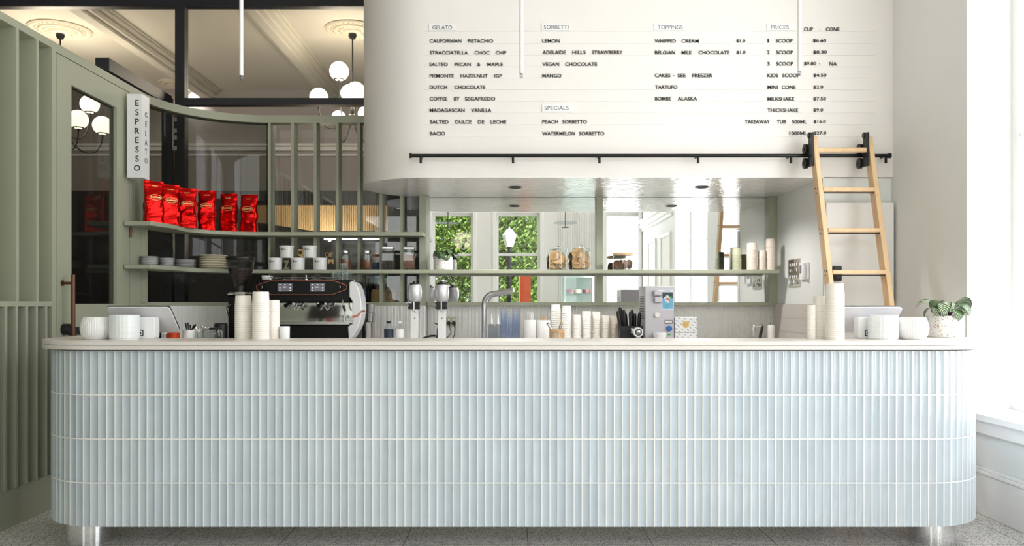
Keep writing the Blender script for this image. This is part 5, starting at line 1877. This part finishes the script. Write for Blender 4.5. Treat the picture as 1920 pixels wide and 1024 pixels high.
for i in range(18):
    a = 2 * pi * i / 18
    sl_.box(-.0045, .0045, -.003, .003, 0, zz(623), Matrix.Translation((rp * .93 * cos(a), rp * .93 * sin(a), 0)) @ Matrix.Rotation(a + pi / 2, 4, 'Z'))
sl_.build('side_slats', 'pale_wood', bp_)
for lab, p0, p1, m, capm in (('silver marker leaning out of the wooden brush pot', (1040, 626), (1026, 605.5), 'steel', 'black_metal'), ('grey marker with yellow end in the wooden brush pot', (1046, 626), (1053, 604.5), 'steel', 'yellow')):
    t = thing('marker', lab, 'marker', tuple(bp_.location))
    q0, q1 = P(*p0, yy) - bp_.location, P(*p1, yy) - bp_.location
    q0.y += -.02; q1.y += -.02
    mid = q0 + (q1 - q0) * .93
    MB().cyl(q0, mid, .0105, n=16).build('barrel', m, t)
    MB().cyl(mid, q1, .0108, n=16).build('end_cap', capm, t)

# ------------------------------------------------------------------ black paddles, cream machine, boxes
yy = 5.86
hb = thing('paddle_holder', 'black square holder full of black handled gelato spades', 'holder', (X(1183, yy), yy, ZBN))
zz = lambda py: Z(py, yy) - ZBN
hw = 22 * yy / 1500
bx = MB()
for a, b_, c_, d_ in ((-hw, hw, -.055, -.05), (-hw, hw, .05, .055), (-hw, -hw + .005, -.05, .05), (hw - .005, hw, -.05, .05)):
    bx.box(a, b_, c_, d_, 0, zz(611))
bx.box(-hw, hw, -.055, .055, 0, .005)
bx.build('holder_box', 'black_plastic', hb, bev=.002)
for i, (px, py, bx_) in enumerate(((1157.5, 583, 1168), (1163.5, 576, 1172), (1169, 581, 1176), (1173.5, 587, 1178), (1181, 584, 1183), (1186, 581, 1187), (1190, 588, 1190), (1198, 586, 1194))):
    dy = (-.03, .02, -.01, .03, -.03, .025, -.005, -.03)[i]
    q0 = Vector((X(bx_, yy) - hb.location[0], dy * .8, .02))
    q1 = Vector((X(px, yy) - hb.location[0], dy, zz(py) - .010))
    t = thing('gelato_spade', 'black handled gelato spade, number %s handle counted from the paper cups' % ('first second third fourth fifth sixth seventh eighth'.split()[i]), 'gelato spade', tuple(hb.location), 0, 'gelato spades in the black holder')
    t['label'] = 'black gelato spade, %s handle from the paper cup stacks' % ('first second third fourth fifth sixth seventh last'.split()[i])
    mid = q0 + (q1 - q0) * .45
    MB().tube([mid, mid + (q1 - mid) * .2, q1 - (q1 - mid) * .1, q1], [.008, .0125, .0135, .011], 12).sphere(q1, .0112, 12, 8).build('handle', 'black_plastic', t)
    MB().tube([q0, mid], .005, 8).build('blade_shank', 'steel', t)
ym = 5.72
cm = thing('cream_machine', 'stainless steel whipped cream machine with blue knob and sticker', 'cream machine', (X(1236.5, ym), ym, ZBN))
mxx = lambda px: X(px, ym) - X(1236.5, ym)
zz = lambda py: Z(py, ym) - ZBN
MB().box(mxx(1209.5), mxx(1264), 0, .27, .02, zz(537)).build('housing', 'machine_steel', cm, bev=.004)
for a in (1214, 1260):
    for y2 in (.03, .24):
        MB().lathe([(.012, 0), (.012, .021)], 14, c=(mxx(a), y2, 0)).build('foot', 'black_plastic', cm)
vt = MB()
for r_ in range(10):
    for c_ in range(4):
        vt.box(mxx(1209.5) - .0012, mxx(1209.5) + .001, .05 + c_ * .047, .085 + c_ * .047, zz(557 + r_ * 4.6), zz(555 + r_ * 4.6))
vt.build('side_vent', 'black_plastic', cm, smooth=0)
st_ = MB().box(mxx(1241), mxx(1262.5), -.0016, 0, zz(581), zz(543.5)).build('sticker', 'white_plastic', cm, label='white bordered ice cream sticker', smooth=0)
MB().box(mxx(1242), mxx(1261.5), -.0024, -.0016, zz(579.5), zz(560)).build('sticker_print', 'sticker_blue', st_, smooth=0)
MB().box(mxx(1242), mxx(1261.5), -.0024, -.0016, zz(560), zz(548)).build('sticker_print', 'sticker_dark', st_, smooth=0)
MB().box(mxx(1243.5), mxx(1259), -.0022, -.0016, zz(546.3), zz(544.8)).build('sticker_print', 'blue', st_, smooth=0)
ic = MB()
for px, py, r_ in ((1248, 559, 3), (1251, 556, 2.6), (1254.5, 558.5, 2.4), (1250, 563, 3), (1252.5, 566, 2.2)):
    ic.cyl((mxx(px), -.0022, zz(py)), (mxx(px), -.0030, zz(py)), r_ * ym / 1500, n=14)
ic.build('sticker_print', 'ceramic', st_)
ic = MB()
for px, py, r_ in ((1252, 561, 1.8), (1254.5, 563, 1.4)):
    ic.cyl((mxx(px), -.0030, zz(py)), (mxx(px), -.0036, zz(py)), r_ * ym / 1500, n=14)
ic.build('sticker_print', 'orange', st_)
MB().cyl((mxx(1257.5), -.0026, zz(557.5)), (mxx(1257.5), -.0034, zz(557.5)), 2.2 * ym / 1500, n=16).build('sticker_print', 'green', st_)
MB().box(mxx(1224), mxx(1240.5), -.045, 0, zz(555), zz(544.5)).build('outlet_hood', 'machine_steel', cm, bev=.008)
MB().box(mxx(1226), mxx(1240), -.035, 0, zz(567.5), zz(556)).build('outlet_block', 'machine_steel', cm, bev=.004)
MB().cyl((mxx(1231.5), 0, zz(590.5)), (mxx(1231.5), -.022, zz(590.5)), 4.7 * ym / 1500, n=24).build('dial', 'paper', cm, label='cream coloured dial', bev=.003)
MB().cyl((mxx(1254.5), 0, zz(616)), (mxx(1254.5), -.022, zz(616)), 5.2 * ym / 1500, n=24).build('dial', 'blue', cm, label='blue dial', bev=.003)
MB().box(mxx(1246.5), mxx(1260.5), -.005, 0, zz(607), zz(600.5)).build('switch_plate', 'black_plastic', cm)
sw = MB()
for k_ in range(4):
    sw.box(mxx(1247.5 + k_ * 3.1), mxx(1250 + k_ * 3.1), -.007, -.005, zz(606), zz(601.5))
sw.build('switch_key', 'white_plastic', cm)
MB().box(mxx(1251), mxx(1257), -.002, 0, zz(629), zz(626.5)).build('small_badge', 'green', cm)
b = MB().lathe([(0, 0), (.044, 0), (.044, Z(629, 5.63) - ZBN), (.047, Z(629, 5.63) - ZBN), (.047, Z(624.8, 5.63) - ZBN), (.045, Z(624.5, 5.63) - ZBN), (0, Z(624.5, 5.63) - ZBN)], 32, cap=False)
tag(b.build('lidded_tub', 'white_plastic', loc=(X(1237, 5.67), 5.67, ZBN)), 'round white lidded tub before the cream machine', 'tub')
yn = 5.66
nz = thing('nozzle_fitting', 'white ring-faced nozzle before the black spade holder', 'nozzle', (X(1196.5, yn), yn, ZBN))
zn = Z(623, yn) - ZBN
rn = 9.2 * yn / 1500
ringM = Matrix.Translation((0, 0, zn)) @ Matrix.Rotation(pi / 2, 4, 'X')
MB().lathe([(rn * .72, -.03), (rn, -.03), (rn, .012), (rn * .95, .016), (rn * .72, .016), (rn * .72, -.03)], 36, M_=ringM, cap=False).build('outer_ring', 'white_plastic', nz)
MB().lathe([(0, -.02), (rn * .72, -.02), (rn * .72, .008), (rn * .55, .008), (rn * .55, -.02)], 36, M_=ringM, cap=False).build('inner_groove', 'navy', nz)
MB().lathe([(0, -.02), (rn * .55, -.02), (rn * .52, .014), (rn * .3, .020), (0, .021)], 30, M_=ringM, cap=False).build('centre_cap', 'steel', nz)
MB().box(-.016, .016, -.01, .02, 0, zn - rn * .9).build('neck', 'steel', nz)
MB().cyl((-.048, .02, zn + .010), (0, .02, zn + .010), .020, n=18).build('side_tube', 'steel', nz, bev=.004)
yb2 = 5.76
for i, (p0, p1, lab) in enumerate(((594.5, 623.5, 'white printed cake box with gold seal, upper of two'), (624, 0, 'white printed cake box under the one with the gold seal'))):
    z1 = Z(p0, yb2)
    z0 = Z(p1, yb2) if p1 else ZBN
    t = thing('cake_box', lab, 'box', (X(1286, yb2), yb2, z0), 0, 'printed cake boxes beside the cream machine')
    hw2 = 20.8 * yb2 / 1500
    MB().box(-hw2, hw2, 0, .16, 0, z1 - z0).build('box_body', 'print_box', t, bev=.004)
    if not i:
        MB().cyl((0, 0, (z1 - z0) * .52), (0, -.0015, (z1 - z0) * .52), 6.6 * yb2 / 1500, n=28).build('seal', 'gold', t, label='round gold seal')
        MB().cyl((0, -.0015, (z1 - z0) * .52), (0, -.002, (z1 - z0) * .52), 5.2 * yb2 / 1500, n=28).build('seal_centre', 'kraft', t)

ys_ = 6.2
mt = thing('sink_mixer', 'small chrome lever mixer tap beside the soap dispenser', 'tap', (X(1413, ys_), ys_, ZBN))
zz = lambda py: Z(py, ys_) - ZBN
MB().lathe([(.024, 0), (.020, .02), (.019, zz(614)), (.022, zz(611)), (.018, zz(608.5)), (0, zz(608))], 24).build('body', 'chrome', mt)
MB().tube([(.0, -.01, zz(612)), (.028, -.03, zz(611)), (.056, -.05, zz(610))], [.011, .010, .011], 12).build('lever', 'chrome', mt)
MB().tube([(.054, -.05, zz(611)), (.034, -.07, zz(625)), (.018, -.09, zz(641))], [.009, .011, .011], 12).build('spout', 'black_metal', mt, label='dark metal spout')
sd = thing('soap_dispenser', 'frosted pump soap dispenser in the tiled corner', 'soap dispenser', (X(1446, ys_), ys_, ZBN))
MB().lathe([(0, 0), (.026, 0), (.028, .004), (.028, zz(612)), (.024, zz(609.5)), (0, zz(609.5))], 28, cap=False).build('bottle_body', 'paper_cool', sd)
MB().lathe([(.013, zz(610)), (.013, zz(606)), (.005, zz(605)), (.005, zz(598)), (0, zz(598))], 18).box(-.006, .006, -.035, .006, zz(600), zz(597)).build('pump', 'steel', sd)

# switch panel and intercom on the niche wall
sp = thing('switch_panel', 'polished metal panel of light switches on the pale niche wall', 'switch panel', (2.133, 0, 0))
MB().box(-.008, 0, 5.914, 6.153, Z(538, 6.03), Z(486, 6.03)).build('face_plate', 'switch_plate', sp, bev=.002)
zc = EYE + (570 - 512) * 6.03 / 1500
for r_, dz in enumerate((.062, .02, -.030)):
    for k_ in range(4):
        if r_ == 1 and k_ in (1, 2):
            continue
        MB().box(-.016, -.008, 5.945 + k_ * .048, 5.960 + k_ * .048, zc + dz - .012, zc + dz + .012).build('toggle', 'white_plastic', sp, bev=.002)
for y2 in (5.975, 6.075):
    MB().cyl((-.008, y2, zc - .068), (-.030, y2, zc - .068), .018, n=20).build('dimmer_knob', 'steel', sp, bev=.002)
ic_ = thing('wall_intercom', 'white wall intercom with small grey screen beside the switch panel', 'intercom', (2.133, 0, 0))
MB().box(-.022, 0, 5.735, 5.885, Z(524, 5.8), Z(492, 5.8)).build('housing', 'white_plastic', ic_, bev=.004)
MB().box(-.024, -.022, 5.80, 5.87, Z(512, 5.8), Z(497, 5.8)).build('screen', 'screen', ic_)
MB().box(-.045, -.022, 5.742, 5.778, Z(522, 5.8), Z(493, 5.8)).build('handset', 'white_plastic', ic_, bev=.006)

# ------------------------------------------------------------------ things on the dark ledge and in the back room
ZLG = 1.16
for px0, px1, top, lab, d_ in ((697, 711, 543, 'flat gold paper coffee bag behind the fins with a slim script', 0), (718, 743, 543, 'gold paper coffee bag with brown round seals and tie ends', 1)):
    yk = 6.60
    w_ = (px1 - px0) * yk / 1500
    t = thing('kraft_bag', lab, 'coffee bag', (X((px0 + px1) / 2, yk), yk, ZLG), 0, 'gold paper coffee bags on the dark ledge')
    h = Z(top, yk) - ZLG
    b = MB()
    for (z_, kx, ky) in ((0, .92, .030), (.012, 1, .034), (h * .55, .98, .030), (h * .85, .96, .014), (h, .95, .004)):
        for sx, sy in ((-1, -1), (0, -1.25), (1, -1), (1, 1), (0, 1.25), (-1, 1)):
            b.v.append((sx * w_ / 2 * kx, sy * ky, z_))
    for r_ in range(4):
        for k_ in range(6):
            b.f.append([r_ * 6 + k_, r_ * 6 + (k_ + 1) % 6, (r_ + 1) * 6 + (k_ + 1) % 6, (r_ + 1) * 6 + k_])
    b.f += [list(reversed(range(6))), list(range(24, 30))]
    b.mi = [0] * len(b.f)
    b.build('paper_bag', 'kraft', t)
    if d_:
        MB().cyl((0, -.043, h * .45), (0, -.0445, h * .45), 4.6 * yk / 1500, n=24).build('seal', 'brown_seal', t)
        MB().cyl((0, -.0445, h * .45), (0, -.0452, h * .45), 3.6 * yk / 1500, n=24).build('seal_centre', 'kraft', t)
        MB().cyl((0, -.034, h * .86), (0, -.0355, h * .86), 4.6 * yk / 1500, n=24).build('seal', 'brown_seal', t)
        MB().tube([(-w_ * .62, -.008, h * .93), (0, -.012, h * .92), (w_ * .62, -.008, h * .93)], .004, 6).build('tie_strip', 'brown_seal', t)
    else:
        MB().text('Co', -w_ * .3, h * .38, w_ * .5, h * .2, -.036, .001).build('lettering', 'brown_seal', t, smooth=0)
for px, top, lab in ((678, 520, 'dark bottle on the ledge, closest to the white machine side'), (684.5, 515, 'dark bottle with blue label on the ledge'), (690.5, 522, 'dark bottle on the ledge, closest to the gold bag')):
    yk = 6.62
    h = Z(top, yk) - ZLG
    t = thing('wine_bottle', lab, 'bottle', (X(px, yk), yk, ZLG), 0, 'dark bottles on the ledge')
    r = .0125 if px != 684.5 else .0135
    MB().lathe([(0, 0), (r, 0), (r, h * .62), (r * .45, h * .76), (r * .42, h), (0, h)], 20, cap=False).build('bottle_body', 'bottle_dark', t)
    MB().lathe([(r * 1.02, h * .15), (r * 1.02, h * .42)], 20, cap=False).build('printed_label', 'sky_blue' if px == 684.5 else 'navy', t)
yr = 8.0
rk = thing('display_rack', 'dark shelf rack of bright packets in the back room', 'rack', (X(713, yr), yr, 0))
rx = lambda px: X(px, yr) - X(713, yr)
for px in (695, 731):
    MB().box(rx(px) - .01, rx(px) + .01, 0, .25, 0, Z(466, yr)).build('upright', 'black_metal', rk)
for py in (532, 509.5, 490):
    MB().box(rx(695), rx(731), 0, .25, Z(py, yr) - .012, Z(py, yr)).build('rack_shelf', 'black_metal', rk)
for px0, px1, p0, p1, m, lab in ((697.5, 709.5, 490, 474.5, 'orange_packet', 'orange packet on the top shelf of the dark rack'), (697.5, 709.5, 509.5, 494, 'sky_blue', 'light blue packet under the orange packet'),
                                (697.5, 709.5, 532, 513, 'sky_blue', 'blue packet on the low rack shelf below the purple one'), (718, 726, 532, 512, 'green', 'green packet in the dark rack beside the blue packet')):
    b = MB().box(X(px0, yr), X(px1, yr), yr + .02, yr + .12, Z(p0, yr), Z(p1, yr))
    tag(b.build('snack_packet', m, bev=.006), lab, 'packet', 'bright packets on the dark rack')

# ------------------------------------------------------------------ what the mirrors see behind the camera
def rz_(py, Y): return EYE + (570 - py) * (2 * Y_MIR - Y) / 1500
def rx_(px, Y): return (px - 960) * (2 * Y_MIR - Y) / 1500


for px, lab in ((840, 'clear disc pendant reflected beside the potted plant'), (1060, 'clear disc pendant reflected above the cookie jars')):
    yd = 1.0
    t = thing('disc_pendant', lab, 'pendant lamp', (rx_(px, yd), yd, rz_(427, yd)), 0, 'glass disc pendants over the seating')
    zd = rz_(418, yd) - rz_(427, yd)
    MB().cyl((0, 0, .01), (0, 0, Z_CEIL - rz_(427, yd)), .006, n=8).build('stem', 'black_metal', t)
    MB().lathe([(0, 0), (.05, 0), (.055, .008), (.02, .016), (0, .016)], 24, cap=False).build('lamp_cup', 'black_metal', t)
    MB().lathe([(.008, zd), (.19, zd - .006), (.195, zd - .002), (.19, zd + .002), (.008, zd + .008)], 40, cap=False).build('glass_disc', 'frosty_plastic', t)
yf = -1.1
fz = thing('display_freezer', 'mint green glass display freezer with cakes, seen in the mirror', 'freezer', (rx_(1086, yf), yf - .35, 0))
fw = (1114 - 1058) / 2 * (2 * Y_MIR - yf) / 1500
ft_ = rz_(517, yf)
MB().box(-fw, fw, -.3, .3, 0, 1.0).build('cabinet', 'mint', fz, bev=.01)
MB().box(-fw, fw, -.3, .3, ft_ - .03, ft_).box(-fw, -fw + .03, .27, .3, 1.0, ft_ - .03).box(fw - .03, fw, .27, .3, 1.0, ft_ - .03).box(-fw, fw, -.3, -.27, 1.0, ft_ - .03).build('glass_frame', 'mint', fz)
MB().box(-fw + .03, fw - .03, .28, .285, 1.0, ft_ - .03).build('front_glass', 'glass', fz)
MB().box(-fw + .03, fw - .03, -.27, .26, 1.34, 1.35).build('glass_shelf', 'jar_glass', fz)
for i, dx in enumerate((-.15, .0, .16)):
    b = MB().lathe([(0, 0), (.07, 0), (.075, .02), (.07, .06), (.05, .075), (0, .08)], 24, cap=False)
    tag(b.build('frozen_cake', 'pink_food' if i != 1 else 'cream_ceramic', loc=(fz.location[0] + dx, fz.location[1] + .05, 1.35)), ('pink round cake in the freezer, nearer the window', 'cream round cake between two pink ones in the freezer', 'pink round cake in the freezer, nearer the picture frames')[i], 'cake', 'cakes in the mint freezer')
for y0, y1, lab in ((-.95, -.1, 'white framed poster on the side wall, nearer the windows'), (-2.25, -1.45, 'white framed poster on the side wall, farther from the windows')):
    t = thing('picture_frame', lab, 'picture', (X_R, (y0 + y1) / 2, 1.75), 0, 'white frames on the side wall')
    hw = (y1 - y0) / 2
    MB().box(-.03, 0, -hw, -hw + .05, -.55, .6).box(-.03, 0, hw - .05, hw, -.55, .6).box(-.03, 0, -hw + .05, hw - .05, .55, .6).box(-.03, 0, -hw + .05, hw - .05, -.55, -.5).build('frame', 'trim', t)
    MB().box(-.012, 0, -hw + .05, hw - .05, -.5, .55).build('print', 'paper_cool', t)

yl_ = -6.2
lpz = lambda py: rz_(py, yl_)
lpx = rx_(955, yl_)
kl = (2 * Y_MIR - yl_) / 1500
sl_t = thing('street_lamp', 'old street lamp with white lantern outside the window', 'street lamp', (lpx, yl_, -.1))
MB().lathe([(.10, 0), (.09, .3), (.05, .45), (.042, lpz(470) + .1), (.06, lpz(466) + .1), (.06, lpz(463) + .1)], 20).build('post', 'iron', sl_t)
MB().lathe([(0, lpz(463) + .1), (.09, lpz(463) + .1), (13 * kl, lpz(443) + .1), (13 * kl, lpz(441) + .1)], 6, cap=False).build('lantern', 'lantern', sl_t)
MB().lathe([(13.5 * kl, lpz(441) + .1), (6 * kl, lpz(431) + .1), (2 * kl, lpz(429) + .1), (0, lpz(424) + .1)], 6).build('lantern_roof', 'white_plastic', sl_t)
yo = -5.0
bn = MB().box(rx_(975, yo), rx_(995, yo), yo - .02, yo + .02, .2, rz_(514, yo))
bt = thing('street_banner', 'tall orange banner outside the window', 'banner', (0, 0, 0))
bn.build('banner_cloth', 'banner_orange', bt)
MB().cyl((rx_(974, yo), yo, -.1), (rx_(974, yo), yo, rz_(512, yo)), .02, n=10).build('banner_pole', 'white_plastic', bt)


def tree(label, x, y, h, r, m, seed, n):
    rg = random.Random(seed)
    t = thing('street_tree', label, 'tree', (x, y, -.1), 0, 'trees in the street outside')
    tk = MB().tube([(0, 0, 0), (.05, .03, h * .25), (-.04, 0, h * .5), (.06, .05, h * .8)], [.17, .14, .10, .05], 10)
    for k_ in range(7):
        a = rg.uniform(0, 6.28)
        z_ = h * rg.uniform(.3, .6)
        tk.tube([(0, 0, z_), (cos(a) * r * .4, sin(a) * r * .4, z_ + h * .10), (cos(a) * r * .8, sin(a) * r * .8, z_ + h * .22)], [.07, .04, .015], 7)
    tk.build('trunk', 'bark', t)
    cr = MB()
    cl_ = [(Vector((rg.uniform(-1, 1) * r * .75, rg.uniform(-1, 1) * r * .7, h * rg.uniform(.22, .95))), rg.uniform(.35, .6) * r) for _ in range(26)]
    for _ in range(n):
        c, cr_ = rg.choice(cl_)
        d_ = Vector((rg.gauss(0, 1), rg.gauss(0, 1), rg.gauss(0, .8)))
        d_.normalize()
        p = c + d_ * cr_ * rg.uniform(.55, 1)
        q = Vector((rg.gauss(0, 1), rg.gauss(0, 1), rg.gauss(0, 1))).normalized()
        u = q.orthogonal().normalized()
        w = q.cross(u)
        L, W = rg.uniform(.055, .10), rg.uniform(.022, .036)
        cr.add([p - u * L, p - u * L * .2 + w * W + q * .015, p + u * L, p - u * L * .2 - w * W + q * .015], [(0, 1, 2), (0, 2, 3)])
    cr.build('crown', m, t, smooth=0, recalc=False)


tree('bright leafy tree outside the window behind the street lamp', -.1, -9.5, 6.2, 2.4, 'tree_leaf', 1, 20000)
tree('leafy tree outside the window reflected beside the potted plant', -3.2, -9.0, 5.8, 2.3, 'tree_leaf', 2, 20000)
tree('darker leafy tree further down the street', 2.6, -13.5, 6.5, 2.8, 'tree_leaf_dark', 3, 16000)
tree('darker leafy tree across the street behind the first ones', -1.8, -14, 7.0, 3.2, 'tree_leaf_dark', 4, 18000)

yb_ = 8.94
pb = thing('pendant_bulb', 'small lit round bulb hanging under the slatted timber panel', 'pendant lamp', (X(618, yb_), yb_, Z(450, yb_)))
MB().sphere((0, 0, 0), .02, 20, 14).build('bulb', 'globe', pb)
MB().tube([(0, 0, .018), (0, 0, Z(436, yb_) - Z(450, yb_)), (0, .07, Z(436, yb_) - Z(450, yb_))], .004, 8).build('flex', 'black_plastic', pb)
ld = bpy.data.lights.new('bulb_glow', 'POINT')
ld.energy, ld.color, ld.shadow_soft_size = 12, (1, .88, .70), .06
lo = bpy.data.objects.new('bulb_glow', ld)
lo.location = (X(618, yb_), yb_ - .25, Z(450, yb_) - .02)
COL.objects.link(lo)
